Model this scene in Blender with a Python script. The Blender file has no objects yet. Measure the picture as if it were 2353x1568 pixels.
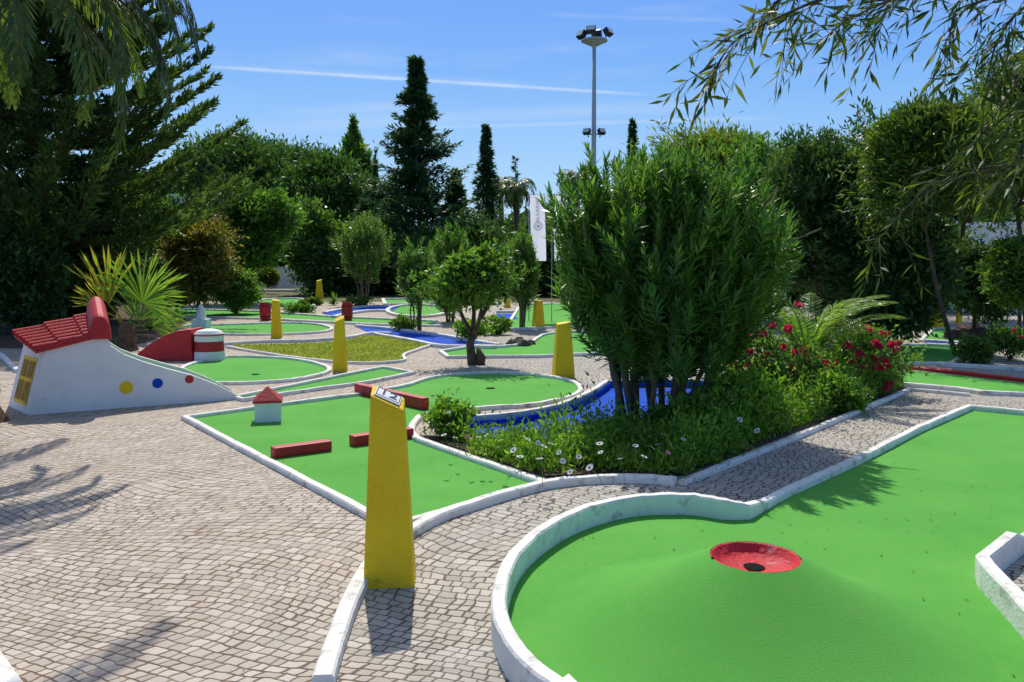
import bpy, bmesh, math, random
import numpy as np
from mathutils import Vector, Matrix
random.seed(7)
C = bpy.context.scene.collection
H = 1.65; F = 1900.0; CX = 1176.5; CY = 784.0; YH = 610.0
PIT = math.atan((CY-YH)/F); SP, CP = math.sin(PIT), math.cos(PIT)
PI = math.pi
def ray(px, py):
    u = (px-CX)/F; v = (CY-py)/F
    return Vector((u, CP+v*SP, -SP+v*CP))
def at(px, py, z=0.0):
    d = ray(px, py); t = (z-H)/d.z
    return Vector((d.x*t, d.y*t, z))
def atd(px, py, Y):
    d = ray(px, py); t = Y/d.y
    return Vector((d.x*t, Y, H+d.z*t))
# ------------------------------------------------------------------ helpers
def tag(o, label=None, cat=None, group=None, kind=None):
    if label: o['label'] = label
    if cat: o['category'] = cat
    if group: o['group'] = group
    if kind: o['kind'] = kind
    return o
def empty(name, loc, label, cat, rz=0.0, group=None):
    o = bpy.data.objects.new(name, None); C.objects.link(o)
    o.location = loc; o.rotation_euler = (0, 0, rz); o.empty_display_size = .1
    return tag(o, label, cat, group)
def wm(o):
    m = o.matrix_basis.copy()
    while o.parent:
        o = o.parent; m = o.matrix_basis @ m
    return m
class MB:
    def __init__(s): s.v = []; s.f = []
    def add(s, vs, fs):
        b = len(s.v); s.v += [tuple(v) for v in vs]; s.f += [tuple(i+b for i in f) for f in fs]; return s
    def box(s, c, d, rz=0.0, M=None):
        hx, hy, hz = d[0]/2, d[1]/2, d[2]/2
        vs = [Vector((x, y, z)) for z in (-hz, hz) for x, y in ((-hx, -hy), (hx, -hy), (hx, hy), (-hx, hy))]
        R = M if M is not None else Matrix.Rotation(rz, 3, 'Z')
        vs = [R @ v + Vector(c) for v in vs]
        return s.add(vs, [(3, 2, 1, 0), (4, 5, 6, 7), (0, 1, 5, 4), (1, 2, 6, 5), (2, 3, 7, 6), (3, 0, 4, 7)])
    def poly(s, pts, z=None):
        vs = [(p[0], p[1], p[2] if z is None else z) for p in pts]
        return s.add(vs, [tuple(range(len(vs)))])
    def lathe(s, prof, n=24, c=(0, 0, 0), jit=0.0):
        vs = []; fs = []
        for r, z in prof:
            for k in range(n):
                a = 2*PI*k/n; rr = r*(1+random.uniform(-jit, jit))
                vs.append((c[0]+rr*math.cos(a), c[1]+rr*math.sin(a), c[2]+z))
        m = len(prof)
        for i in range(m-1):
            for k in range(n):
                k2 = (k+1) % n
                fs.append((i*n+k, i*n+k2, (i+1)*n+k2, (i+1)*n+k))
        if prof[0][0] > 1e-4: fs.append(tuple(reversed(range(n))))
        if prof[-1][0] > 1e-4: fs.append(tuple(range((m-1)*n, m*n)))
        return s.add(vs, fs)
    def tube(s, path, rad, n=7):
        path = [Vector(p) for p in path]; m = len(path)
        if not hasattr(rad, '__len__'): rad = [rad]*m
        ref = Vector((0.31, 0.17, 0.93)); vs = []; fs = []; u = None
        for i in range(m):
            t = (path[min(i+1, m-1)]-path[max(i-1, 0)]).normalized()
            if u is None:
                u = t.cross(ref)
                if u.length < 1e-3: u = t.cross(Vector((1, 0, 0)))
            else: u = u-t*u.dot(t)
            u.normalize(); w = t.cross(u)
            for k in range(n):
                a = 2*PI*k/n
                vs.append(path[i]+(u*math.cos(a)+w*math.sin(a))*rad[i])
        for i in range(m-1):
            for k in range(n):
                k2 = (k+1) % n
                fs.append((i*n+k, i*n+k2, (i+1)*n+k2, (i+1)*n+k))
        fs.append(tuple(reversed(range(n)))); fs.append(tuple(range((m-1)*n, m*n)))
        return s.add(vs, fs)
    def build(s, name, mat, parent=None, world=False, smooth=False, bevel=0.0, loc=None, rz=0.0, seg=2, fixn=False):
        me = bpy.data.meshes.new(name)
        vs = s.v
        if world and parent is not None:
            inv = wm(parent).inverted(); vs = [tuple(inv @ Vector(v)) for v in vs]
        elif world and loc is not None:
            vs = [(v[0]-loc[0], v[1]-loc[1], v[2]-loc[2]) for v in vs]
        me.from_pydata(vs, [], s.f); me.update()
        if bevel > 0 or fixn:
            bm = bmesh.new(); bm.from_mesh(me)
            if fixn: bmesh.ops.recalc_face_normals(bm, faces=bm.faces)
            if bevel > 0:
                es = [e for e in bm.edges if len(e.link_faces) == 2 and e.calc_face_angle(0) > 0.35]
                bmesh.ops.bevel(bm, geom=es, offset=bevel, segments=seg, affect='EDGES', profile=0.6)
            bm.to_mesh(me); bm.free()
        return link(name, me, mat, parent, smooth, loc, rz)
def link(name, me, mat, parent=None, smooth=False, loc=None, rz=0.0):
    me.materials.append(mat)
    if smooth: me.polygons.foreach_set('use_smooth', [True]*len(me.polygons))
    o = bpy.data.objects.new(name, me); C.objects.link(o); o.parent = parent
    if loc is not None: o.location = loc
    o.rotation_euler = (0, 0, rz)
    return o
def P(pts, z=0.0): return [at(a, b, z) for a, b in pts]
def cr(pts, k=6, closed=False):
    n = len(pts); out = []
    g = lambda i: pts[i % n] if closed else pts[max(0, min(n-1, i))]
    for i in range(n if closed else n-1):
        a, b, c, d = g(i-1), g(i), g(i+1), g(i+2)
        for j in range(k):
            t = j/k
            out.append(0.5*((2*b)+(c-a)*t+(2*a-5*b+4*c-d)*t*t+(3*b-a-3*c+d)*t**3))
    if not closed: out.append(pts[-1].copy())
    return out
def resamp(pts, closed, step):
    out = []; n = len(pts)
    for i in range(n if closed else n-1):
        a, b = pts[i], pts[(i+1) % n]; k = max(1, int((b-a).length/step))
        for j in range(k): out.append(a.lerp(b, j/k))
    if not closed: out.append(pts[-1])
    return out
def sweep(mb, pts, closed=True, w=.08, h=.06, z0=-.01, jit=.004, hf=None):
    n = len(pts); vs = []; fs = []
    prof = [(-.5, 0), (-.5, .8), (-.38, 1), (.38, 1), (.5, .8), (.5, 0)]
    for i in range(n):
        p = pts[i]
        a = pts[(i-1) % n] if (closed or i > 0) else None
        b = pts[(i+1) % n] if (closed or i < n-1) else None
        d1 = (p-a) if a is not None else (b-p); d2 = (b-p) if b is not None else (p-a)
        d1 = Vector((d1.x, d1.y)); d2 = Vector((d2.x, d2.y))
        if d1.length < 1e-6: d1 = d2.copy()
        if d2.length < 1e-6: d2 = d1.copy()
        d1.normalize(); d2.normalize()
        n1 = Vector((-d1.y, d1.x)); n2 = Vector((-d2.y, d2.x)); m = n1+n2
        if m.length < .2: m = n1
        m.normalize(); sc = 1/max(.5, m.dot(n1))
        hh = (hf(p) if hf else h)+random.uniform(-jit, jit); ww = w*(1+random.uniform(-jit, jit)*8)
        for o, zz in prof:
            z = z0 if zz == 0 else (hh if zz == 1 else hh-min(.012, .3*hh))
            vs.append((p.x+m.x*o*ww*sc, p.y+m.y*o*ww*sc, z))
    q = 6
    for i in range(n if closed else n-1):
        j = (i+1) % n
        for k in range(q-1): fs.append((i*q+k, i*q+k+1, j*q+k+1, j*q+k))
    if not closed:
        fs.append(tuple(range(q))); fs.append(tuple(reversed(range((n-1)*q, n*q))))
    mb.add(vs, fs)
def inpoly(x, y, poly):
    r = np.zeros(len(x), bool); n = len(poly)
    for i in range(n):
        a, b = poly[i], poly[(i+1) % n]
        c = ((a[1] > y) != (b[1] > y)) & (x < (b[0]-a[0])*(y-a[1])/((b[1]-a[1]) or 1e-9)+a[0])
        r ^= c
    return r
def sample_poly(poly, n, rs):
    xs = [p[0] for p in poly]; ys = [p[1] for p in poly]; X = []; Y = []
    tot = 0
    while tot < n:
        x = rs.uniform(min(xs), max(xs), n*2); y = rs.uniform(min(ys), max(ys), n*2)
        k = inpoly(x, y, poly); X.append(x[k]); Y.append(y[k]); tot += k.sum()
    return np.concatenate(X)[:n], np.concatenate(Y)[:n]
def nrm(a): return a/np.maximum(np.linalg.norm(a, axis=-1, keepdims=True), 1e-9)
# ------------------------------------------------------------------ node materials
class NT:
    def __init__(s, nt): s.nt = nt; s.nt.nodes.clear()
    def n(s, t, **k):
        o = s.nt.nodes.new(t)
        for a, b in k.items(): setattr(o, a, b)
        return o
    def l(s, a, b): s.nt.links.new(a, b)
    def math(s, op, a, b=None, clamp=False):
        m = s.n('ShaderNodeMath', operation=op, use_clamp=clamp)
        for i, x in enumerate((a, b)):
            if x is None: continue
            if isinstance(x, (int, float)): m.inputs[i].default_value = x
            else: s.l(x, m.inputs[i])
        return m.outputs[0]
    def mix(s, f, a, b, mode='MIX'):
        m = s.n('ShaderNodeMix', data_type='RGBA', blend_type=mode)
        for i, x in ((0, f), (6, a), (7, b)):
            if isinstance(x, (int, float)): m.inputs[i].default_value = x
            elif isinstance(x, tuple): m.inputs[i].default_value = (*x[:3], 1)
            else: s.l(x, m.inputs[i])
        return m.outputs[2]
    def mapr(s, x, a, b, c=0.0, d=1.0, smooth=False):
        m = s.n('ShaderNodeMapRange'); m.interpolation_type = 'SMOOTHSTEP' if smooth else 'LINEAR'
        s.l(x, m.inputs[0])
        for i, q in enumerate((a, b, c, d)): m.inputs[i+1].default_value = q
        return m.outputs[0]
    def noise(s, vec, scale, det=4, rough=.55):
        m = s.n('ShaderNodeTexNoise'); m.inputs['Scale'].default_value = scale
        m.inputs['Detail'].default_value = det; m.inputs['Roughness'].default_value = rough
        if vec is not None: s.l(vec, m.inputs['Vector'])
        return m.outputs['Fac']
    def ramp(s, f, stops):
        cp = s.n('ShaderNodeValToRGB'); e = cp.color_ramp.elements
        e[0].position = stops[0][0]; e[0].color = (*stops[0][1], 1); e[1].position = stops[-1][0]; e[1].color = (*stops[-1][1], 1)
        for p_, c_ in stops[1:-1]:
            k = e.new(p_); k.color = (*c_, 1)
        s.l(f, cp.inputs[0]); return cp.outputs[0]
def newmat(name):
    m = bpy.data.materials.new(name); m.use_nodes = True
    t = NT(m.node_tree); out = t.n('ShaderNodeOutputMaterial'); b = t.n('ShaderNodeBsdfPrincipled')
    t.l(b.outputs[0], out.inputs[0]); g = t.n('ShaderNodeNewGeometry')
    return m, t, b, g, out
def mat(name, c1, c2=None, scale=6, rough=.7, bump=0.0, bscale=80, spec=.3, dirt=None, dscale=3, dlo=.55, dhi=.75, metal=0.0, trans=0.0):
    m, t, b, g, out = newmat(name); pos = g.outputs['Position']
    col = t.mix(t.mapr(t.noise(pos, scale, 3), .3, .7), c1, c2 or c1)
    if dirt:
        f = t.mapr(t.noise(pos, dscale, 5, .65), dlo, dhi); col = t.mix(f, col, dirt)
    t.l(col, b.inputs['Base Color']); b.inputs['Roughness'].default_value = rough
    b.inputs['Specular IOR Level'].default_value = spec; b.inputs['Metallic'].default_value = metal
    if bump:
        bp = t.n('ShaderNodeBump'); bp.inputs['Strength'].default_value = bump; bp.inputs['Distance'].default_value = .01
        t.l(t.noise(pos, bscale, 2), bp.inputs['Height']); t.l(bp.outputs[0], b.inputs['Normal'])
    if trans:
        tr = t.n('ShaderNodeBsdfTranslucent'); t.l(col, tr.inputs[0]); mx = t.n('ShaderNodeMixShader'); mx.inputs[0].default_value = trans
        t.l(b.outputs[0], mx.inputs[1]); t.l(tr.outputs[0], mx.inputs[2]); t.l(mx.outputs[0], out.inputs[0])
    return m
def leafmat(name, dark, mid, lite, rough=.45, spec=.4, trans=.35, tcol=(1.5, 1.6, .6), cl=1.3, k=1.4):
    m, t, b, g, out = newmat(name)
    r = g.outputs['Random Per Island']
    nz = t.mapr(t.noise(g.outputs['Position'], cl, 1), .35, .65)
    f = t.math('ADD', t.math('MULTIPLY', r, .6), t.math('MULTIPLY', nz, .4))
    sc_ = lambda c: tuple(x*k for x in c)
    col = t.ramp(f, ((.1, sc_(dark)), (.5, sc_(mid)), (.9, sc_(lite))))
    t.l(col, b.inputs['Base Color']); b.inputs['Roughness'].default_value = rough
    b.inputs['Specular IOR Level'].default_value = spec
    tr = t.n('ShaderNodeBsdfTranslucent'); t.l(t.mix(1.0, col, tcol, 'MULTIPLY'), tr.inputs[0])
    mx = t.n('ShaderNodeMixShader'); mx.inputs[0].default_value = trans+.08
    t.l(b.outputs[0], mx.inputs[1]); t.l(tr.outputs[0], mx.inputs[2]); t.l(mx.outputs[0], out.inputs[0])
    return m
def cobblemat():
    m, t, b, g, out = newmat('cobble_setts'); pos = g.outputs['Position']
    def warp(vec, scale, amp, det):
        nz = t.n('ShaderNodeTexNoise'); nz.inputs['Scale'].default_value = scale; nz.inputs['Detail'].default_value = det
        t.l(pos, nz.inputs['Vector'])
        sb = t.n('ShaderNodeVectorMath', operation='SUBTRACT'); t.l(nz.outputs['Color'], sb.inputs[0]); sb.inputs[1].default_value = (.5, .5, .5)
        sc = t.n('ShaderNodeVectorMath', operation='SCALE'); t.l(sb.outputs[0], sc.inputs[0]); sc.inputs['Scale'].default_value = amp
        ad = t.n('ShaderNodeVectorMath', operation='ADD'); t.l(vec, ad.inputs[0]); t.l(sc.outputs[0], ad.inputs[1]); return ad.outputs[0]
    v = warp(pos, .42, 1.25, 1.0)          # rows bend into slow arcs
    v = warp(v, 8.0, .052, 2.0)            # hand split stones, none of them true
    mp = t.n('ShaderNodeMapping'); mp.inputs['Rotation'].default_value = (0, 0, .38); mp.inputs['Scale'].default_value = (12.9, 15.9, 0); t.l(v, mp.inputs[0])
    sp = t.n('ShaderNodeSeparateXYZ'); t.l(mp.outputs[0], sp.inputs[0])
    row = t.math('FLOOR', sp.outputs[1])
    w1 = t.n('ShaderNodeTexWhiteNoise', noise_dimensions='1D'); t.l(row, w1.inputs['W'])
    u = t.math('ADD', sp.outputs[0], t.math('MULTIPLY', w1.outputs['Value'], 7.0))
    u = t.math('ADD', u, t.math('MULTIPLY', t.math('SINE', t.math('ADD', t.math('MULTIPLY', u, 2.1), t.math('MULTIPLY', row, 1.7))), .17))
    cell = t.math('FLOOR', u); fx = t.math('FRACT', u); fy = t.math('FRACT', sp.outputs[1])
    ex_ = t.math('MINIMUM', fx, t.math('SUBTRACT', 1.0, fx)); ey_ = t.math('MINIMUM', fy, t.math('SUBTRACT', 1.0, fy))
    sm = t.n('ShaderNodeMath', operation='SMOOTH_MIN'); t.l(ex_, sm.inputs[0]); t.l(ey_, sm.inputs[1]); sm.inputs[2].default_value = .16
    ed = t.math('ADD', sm.outputs[0], .012)
    cb = t.n('ShaderNodeCombineXYZ'); t.l(cell, cb.inputs[0]); t.l(row, cb.inputs[1])
    w2 = t.n('ShaderNodeTexWhiteNoise', noise_dimensions='2D'); t.l(cb.outputs[0], w2.inputs['Vector'])
    sep = t.n('ShaderNodeSeparateColor'); t.l(w2.outputs['Color'], sep.inputs[0])
    n_big = t.mapr(t.noise(pos, .35, 3), .35, .65); n_small = t.noise(pos, 90, 3); n_mid = t.mapr(t.noise(pos, 1.3, 4, .6), .35, .7)
    sx = t.n('ShaderNodeSeparateXYZ'); t.l(pos, sx.inputs[0])
    right = t.mapr(t.math('ADD', sx.outputs[0], t.math('MULTIPLY', n_big, .8)), -1.2, .6, 0, 1, True)
    pink = t.mix(sep.outputs[0], (.42, .36, .285), (.585, .515, .425))
    grey = t.mix(sep.outputs[0], (.36, .335, .285), (.52, .49, .425))
    stone = t.mix(right, pink, grey)
    stone = t.mix(t.math('MULTIPLY', t.mapr(sep.outputs[1], .72, .97), .5), stone, (.30, .275, .24))
    stone = t.mix(t.math('MULTIPLY', n_mid, .35), stone, (.42, .33, .25))
    stone = t.mix(t.mapr(n_small, .5, .8, 0, .3), stone, (.32, .27, .215))
    gap = t.mix(right, (.17, .105, .065), (.11, .09, .068))
    gw = t.math('ADD', t.mapr(t.noise(pos, 3.5, 3), .35, .7, .0, .11), .06)
    fac = t.n('ShaderNodeMapRange'); fac.interpolation_type = 'SMOOTHSTEP'; t.l(ed, fac.inputs[0])
    t.l(t.math('MULTIPLY', gw, .35), fac.inputs[1]); t.l(gw, fac.inputs[2])
    t.l(t.mix(fac.outputs[0], gap, stone), b.inputs['Base Color']); b.inputs['Roughness'].default_value = .75; b.inputs['Specular IOR Level'].default_value = .2
    hgt = t.math('ADD', t.mapr(ed, 0, .17, 0, 1, True), t.math('MULTIPLY', n_small, .35))
    hgt = t.math('ADD', hgt, t.math('MULTIPLY', sep.outputs[2], .4))
    bp = t.n('ShaderNodeBump'); bp.inputs['Strength'].default_value = .6; bp.inputs['Distance'].default_value = .010
    t.l(hgt, bp.inputs['Height']); t.l(bp.outputs[0], b.inputs['Normal'])
    return m
def carpetmat():
    m, t, b, g, out = newmat('green_carpet'); pos = g.outputs['Position']
    col = t.mix(t.mapr(t.noise(pos, 1.1, 4, .6), .28, .72), (.098, .37, .054), (.150, .455, .078))
    col = t.mix(t.mapr(t.noise(pos, 300, 2), .35, .7, 0, .5), col, (.060, .25, .040))
    col = t.mix(t.mapr(t.noise(pos, 7, 5, .7), .52, .8, 0, .4), col, (.19, .38, .09))
    sp = t.mapr(t.noise(pos, 55, 3, .7), .68, .75, 0, .6)
    col = t.mix(sp, col, (.34, .29, .12))
    t.l(col, b.inputs['Base Color']); b.inputs['Roughness'].default_value = .9; b.inputs['Specular IOR Level'].default_value = .12
    bp = t.n('ShaderNodeBump'); bp.inputs['Strength'].default_value = .7; bp.inputs['Distance'].default_value = .006
    t.l(t.noise(pos, 200, 3), bp.inputs['Height']); t.l(bp.outputs[0], b.inputs['Normal'])
    return m
M = {}
M['cobble'] = cobblemat(); M['carpet'] = carpetmat()
M['ground'] = mat('dry_ground', (.16, .13, .08), (.10, .12, .05), .5, .95, .4, 12, .1)
M['soil'] = mat('bed_soil', (.13, .09, .055), (.075, .055, .038), 3, .95, .8, 25, .1)
M['grass_base'] = mat('lawn_base', (.22, .27, .05), (.32, .26, .08), 1.6, .95, .6, 50, .1)
M['white'] = mat('white_painted_concrete', (.82, .80, .74), (.70, .68, .62), 5, .75, .4, 60, .25, (.34, .30, .23), 8, .54, .72)
M['wallwhite'] = mat('white_render', (.82, .81, .77), (.74, .73, .70), 2, .8, .3, 45, .2, (.52, .48, .42), 4, .6, .82)
M['yellow'] = mat('yellow_paint', (.90, .60, .012), (.82, .52, .010), 4, .65, .9, 70, .3, (.45, .27, .02), 9, .64, .82)
M['red'] = mat('red_paint', (.52, .018, .020), (.42, .014, .017), 6, .5, .5, 70, .4, (.22, .02, .02), 11, .6, .8)
M['reddish'] = mat('red_dish_paint', (.60, .030, .040), (.46, .020, .030), 12, .65, .8, 40, .25, (.64, .24, .23), 12, .57, .80)
M['blue'] = mat('blue_paint', (.006, .060, .42), (.010, .085, .54), 4, .8, .3, 40, .08, (.02, .10, .36), 6, .6, .85)
M['black'] = mat('black_void', (.008, .008, .008), rough=.9, spec=.1)
M['plate'] = mat('plate_white', (.78, .80, .80), rough=.4)
M['ink'] = mat('plate_ink', (.03, .035, .06), rough=.6)
M['galv'] = mat('galvanised_steel', (.42, .45, .47), (.36, .39, .41), 3, .5, 0, 10, .5)
M['lampblack'] = mat('lamp_housing', (.03, .03, .035), rough=.5)
M['glass'] = mat('lamp_glass', (.55, .58, .58), rough=.15, spec=.6)
M['cloth'] = mat('banner_cloth', (.84, .82, .92), (.80, .78, .90), 1, .85, trans=.55)
M['ink2'] = mat('banner_ink', (.22, .20, .34), rough=.8)
M['bark'] = mat('bark', (.13, .095, .065), (.07, .052, .037), 9, .9, .8, 30, .15)
M['bark2'] = mat('brown_bark', (.19, .145, .10), (.10, .078, .056), 9, .9, .8, 30, .15)
M['palmbark'] = mat('palm_fibre', (.19, .12, .07), (.08, .05, .033), 12, .95, 1.0, 25, .1)
M['rock'] = mat('volcanic_rock', (.20, .10, .08), (.11, .07, .06), 6, .9, 1.0, 20, .15)
M['greyrock'] = mat('dark_rock', (.12, .10, .085), (.06, .055, .05), 6, .9, 1.0, 20, .15)
M['asphalt'] = mat('asphalt', (.07, .07, .07), (.05, .05, .05), 3, .9)
M['window'] = mat('window_glass', (.03, .04, .05), rough=.15, spec=.6)
M['petal_w'] = mat('white_petals', (.80, .78, .80), rough=.7, trans=.3)
M['petal_p'] = mat('purple_petals', (.45, .08, .36), rough=.7, trans=.3)
M['petal_r'] = mat('red_petals', (.85, .025, .16), (.70, .012, .08), 30, .5, trans=.45)
M['petal_o'] = mat('orange_petals', (.75, .10, .02), rough=.6, trans=.35)
M['eye'] = mat('daisy_eye', (.10, .06, .10), rough=.8)
M['ochre'] = mat('worn_ochre', (.40, .24, .04), (.25, .13, .04), 12, .8, .4, 40)
M['hoop'] = mat('dark_red_hoop', (.22, .012, .015))
L_ = {}
L_['olean'] = leafmat('oleander_leaf', (.028, .070, .015), (.054, .120, .023), (.108, .185, .040), .36, .5, .35, k=1.75)
L_['olean2'] = leafmat('pale_oleander_leaf', (.05, .105, .025), (.09, .165, .042), (.14, .21, .06), .4, .45, .4)
L_['mid'] = leafmat('mid_leaf', (.03, .075, .014), (.060, .125, .022), (.10, .175, .033), .45, .4, .4, k=1.5)
L_['bright'] = leafmat('bright_leaf', (.05, .11, .018), (.085, .165, .027), (.14, .22, .04), .45, .4, .42)
L_['dark'] = leafmat('dark_leaf', (.014, .035, .010), (.027, .058, .015), (.048, .088, .022), .5, .35, .28, k=1.9)
L_['conif'] = leafmat('conifer_needle', (.010, .028, .012), (.020, .048, .019), (.036, .072, .027), .55, .3, .22, k=2.2)
L_['arau'] = leafmat('island_pine_needle', (.016, .034, .009), (.034, .062, .015), (.065, .10, .022), .5, .35, .28, k=1.9)
L_['pine'] = leafmat('stone_pine_needle', (.020, .05, .011), (.038, .082, .017), (.062, .115, .024), .5, .3, .25, cl=.5, k=1.7)
L_['olive'] = leafmat('olive_leaf', (.045, .075, .014), (.085, .12, .023), (.16, .18, .032), .5, .35, .42, k=1.35)
L_['acacia'] = leafmat('acacia_leaf', (.025, .058, .012), (.052, .10, .018), (.12, .16, .027), .4, .4, .38, k=1.4)
L_['willow'] = leafmat('willow_leaf', (.018, .040, .009), (.040, .072, .014), (.17, .18, .026), .5, .3, .34, k=1.15)
L_['palm'] = leafmat('palm_leaf', (.020, .045, .009), (.042, .076, .013), (.095, .12, .02), .4, .5, .3, k=1.6)
L_['fan'] = leafmat('fan_palm_leaf', (.06, .12, .020), (.10, .18, .030), (.15, .24, .042), .4, .45, .45, k=1.4)
L_['fany'] = leafmat('yellowed_fan_leaf', (.16, .17, .02), (.25, .24, .03), (.34, .31, .05), .45, .4, .5, k=1.3)
L_['rose'] = leafmat('rose_leaf', (.03, .075, .016), (.06, .12, .025), (.10, .17, .037), .4, .45, .38, k=1.6)
L_['bed'] = leafmat('groundcover_leaf', (.04, .095, .012), (.08, .155, .020), (.135, .215, .031), .5, .35, .4, cl=3, k=1.75)
L_['grass'] = leafmat('grass_blade', (.10, .14, .02), (.16, .21, .03), (.27, .26, .07), .6, .25, .4, cl=2, k=1.5)
L_['reddy'] = leafmat('bronze_leaf', (.08, .06, .02), (.11, .12, .03), (.20, .13, .04), .45, .4, .4, k=1.4)
# ------------------------------------------------------------------ leaf meshes
def leafmesh(name, Pb, A, N, L, W, mtl, parent=None, fold=.25, wide=.42, loc=None):
    n = len(Pb); L = np.broadcast_to(np.asarray(L, float), (n,))[:, None]; W = np.broadcast_to(np.asarray(W, float), (n,))[:, None]
    S = nrm(np.cross(A, N)); N2 = np.cross(S, A)
    V = np.empty((n, 4, 3))
    V[:, 0] = Pb; V[:, 2] = Pb+A*L
    mid = Pb+A*L*wide+N2*W*fold
    V[:, 1] = mid+S*W*.5; V[:, 3] = mid-S*W*.5
    me = bpy.data.meshes.new(name)
    me.vertices.add(4*n); me.vertices.foreach_set('co', V.ravel().astype(np.float32))
    me.loops.add(4*n); me.loops.foreach_set('vertex_index', np.arange(4*n, dtype=np.int32))
    me.polygons.add(n); me.polygons.foreach_set('loop_start', np.arange(0, 4*n, 4, dtype=np.int32))
    me.update(calc_edges=True)
    return link(name, me, mtl, parent, False, loc)
def crown(rs, rad, ncl, nlf, clr, L, W, up=.2, out=.6, flat=False, inner=.2, hollow=.55, bumps=.25, prof=None, zc=0.0, squash=.75):
    rad = np.array(rad, float)
    d = nrm(rs.normal(size=(ncl, 3))); r = hollow+(1-hollow)*rs.random(ncl)**.6
    k1, k2 = rs.normal(size=(2, 3))*2.2; ph = rs.random(2)*6
    b = 1+bumps*np.sin(d@k1+ph[0])*np.sin(d@k2+ph[1])+bumps*.5*rs.normal(size=ncl)*.5
    c = d*(r*b)[:, None]*rad
    cs = clr*(.55+.9*rs.random(ncl))
    Pp = np.repeat(c, nlf, 0)+rs.normal(size=(ncl*nlf, 3))*np.repeat(cs, nlf)[:, None]*np.array([1, 1, squash])
    q = int(inner*ncl*nlf)
    core = nrm(rs.normal(size=(q, 3)))*(rs.random(q)**(1/3))[:, None]*rad*.72
    Ls = np.concatenate([L*(.6+.8*rs.random(len(Pp))), L*2.2*(.7+.6*rs.random(q))]); Ws = Ls*(W/L)
    Ws[len(Pp):] *= 1.3
    Pp = np.concatenate([Pp, core])
    if flat: Pp[:, 2] = np.where(Pp[:, 2] < 0, Pp[:, 2]*.35, Pp[:, 2])
    if prof is not None:
        t = np.clip((Pp[:, 2]/rad[2]+1)/2, 0, 1); s = prof(t); Pp[:, 0] *= s; Pp[:, 1] *= s
    A = nrm(nrm(Pp/rad)*out+rs.normal(size=Pp.shape)*.6+np.array([0, 0, up]))
    N = nrm(rs.normal(size=Pp.shape)+np.array([0, 0, .5]))
    Pp[:, 2] += zc
    return Pp, A, N, Ls, Ws
SEED = [100]
def RS():
    SEED[0] += 1; return np.random.default_rng(SEED[0])
def limbs(mb, r, h, z1, spread, rs, n=5, r0=.1, lean=(0, 0)):
    top = Vector((0, 0, h)); b0 = Vector((-lean[0], -lean[1], -.05))
    mb.tube([b0, b0.lerp(top, .5)+Vector((rs.normal()*.03*h, lean[1]*.1, -.04*h*abs(lean[0]))), top], [r0, r0*.8, r0*.6], 9)
    for i in range(n):
        a = 2*PI*i/n+rs.random(); s = spread*(.5+.5*rs.random())
        e = Vector((math.cos(a)*s, math.sin(a)*s, h+(z1-h)*(.5+.5*rs.random())))
        m = top.lerp(e, .5)+Vector((math.cos(a)*s*.12, math.sin(a)*s*.12, -.04*h))
        mb.tube([top-Vector((0, 0, .05*h)), m, e], [r0*.5, r0*.34, r0*.14], 6)
def tree(name, label, cat, px, Y, top, bot, hw, lm, ncl, nlf, L, W, clr=.16, tr=.12, group=None, bark='bark', dscale=.9, trunk=True, lean=(0, 0), base=None, **kw):
    x = atd(px, 600, Y).x; zt = atd(px, top, Y).z; zb = max(.05, atd(px, bot, Y).z); r = hw/F*Y
    rs = RS(); rz = (zt-zb)/2; zc = (zt+zb)/2
    e = empty(name, (x, Y, 0), label, cat, group=group)
    Pp, A, N, Ls, Ws = crown(rs, (r*.88, r*.88*dscale, rz*.9), ncl, nlf, clr*min(r, rz), L, W, zc=zc, **kw)
    Pp[:, 2] = np.maximum(Pp[:, 2], .04)
    leafmesh('crown', Pp, A, N, Ls, Ws, L_[lm], e)
    if trunk:
        mb = MB(); limbs(mb, r, max(zb+.15*rz, .3), zc+.3*rz, r*.6, rs, 6, tr, lean); mb.build('trunk', M[bark], e, smooth=True)
    return e
# ------------------------------------------------------------------ world, sun, camera
SUN_EL = math.radians(51); SUN_AZ = math.radians(-9)     # azimuth from +Y, negative = left
w = bpy.data.worlds.new('World'); bpy.context.scene.world = w; w.use_nodes = True
t = NT(w.node_tree); wo = t.n('ShaderNodeOutputWorld'); bg = t.n('ShaderNodeBackground'); t.l(bg.outputs[0], wo.inputs[0])
sky = t.n('ShaderNodeTexSky'); sky.sky_type = 'NISHITA'; sky.sun_disc = False
sky.sun_elevation = SUN_EL; sky.sun_rotation = SUN_AZ % (2*PI); sky.air_density = 1.0; sky.dust_density = 1.6; sky.ozone_density = 1.0
tc = t.n('ShaderNodeTexCoord'); dirn = tc.outputs['Generated']
sxyz = t.n('ShaderNodeSeparateXYZ'); t.l(dirn, sxyz.inputs[0])
clear = t.ramp(sxyz.outputs[2], ((0.0, (.56, .80, 1.0)), (.10, (.34, .64, 1.0)), (.22, (.150, .43, .98)), (.36, (.075, .285, .94)), (.7, (.10, .28, .75))))
BGS = .135
cl10 = t.n('ShaderNodeVectorMath', operation='SCALE'); t.l(clear, cl10.inputs[0]); cl10.inputs['Scale'].default_value = .96/BGS
base_sky = t.mix(t.mapr(sxyz.outputs[2], .36, .62, .87, .15, True), sky.outputs[0], cl10.outputs[0])
def dot(v):
    d = t.n('ShaderNodeVectorMath', operation='DOT_PRODUCT'); t.l(dirn, d.inputs[0]); d.inputs[1].default_value = v; return d.outputs['Value']
acc = None
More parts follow.
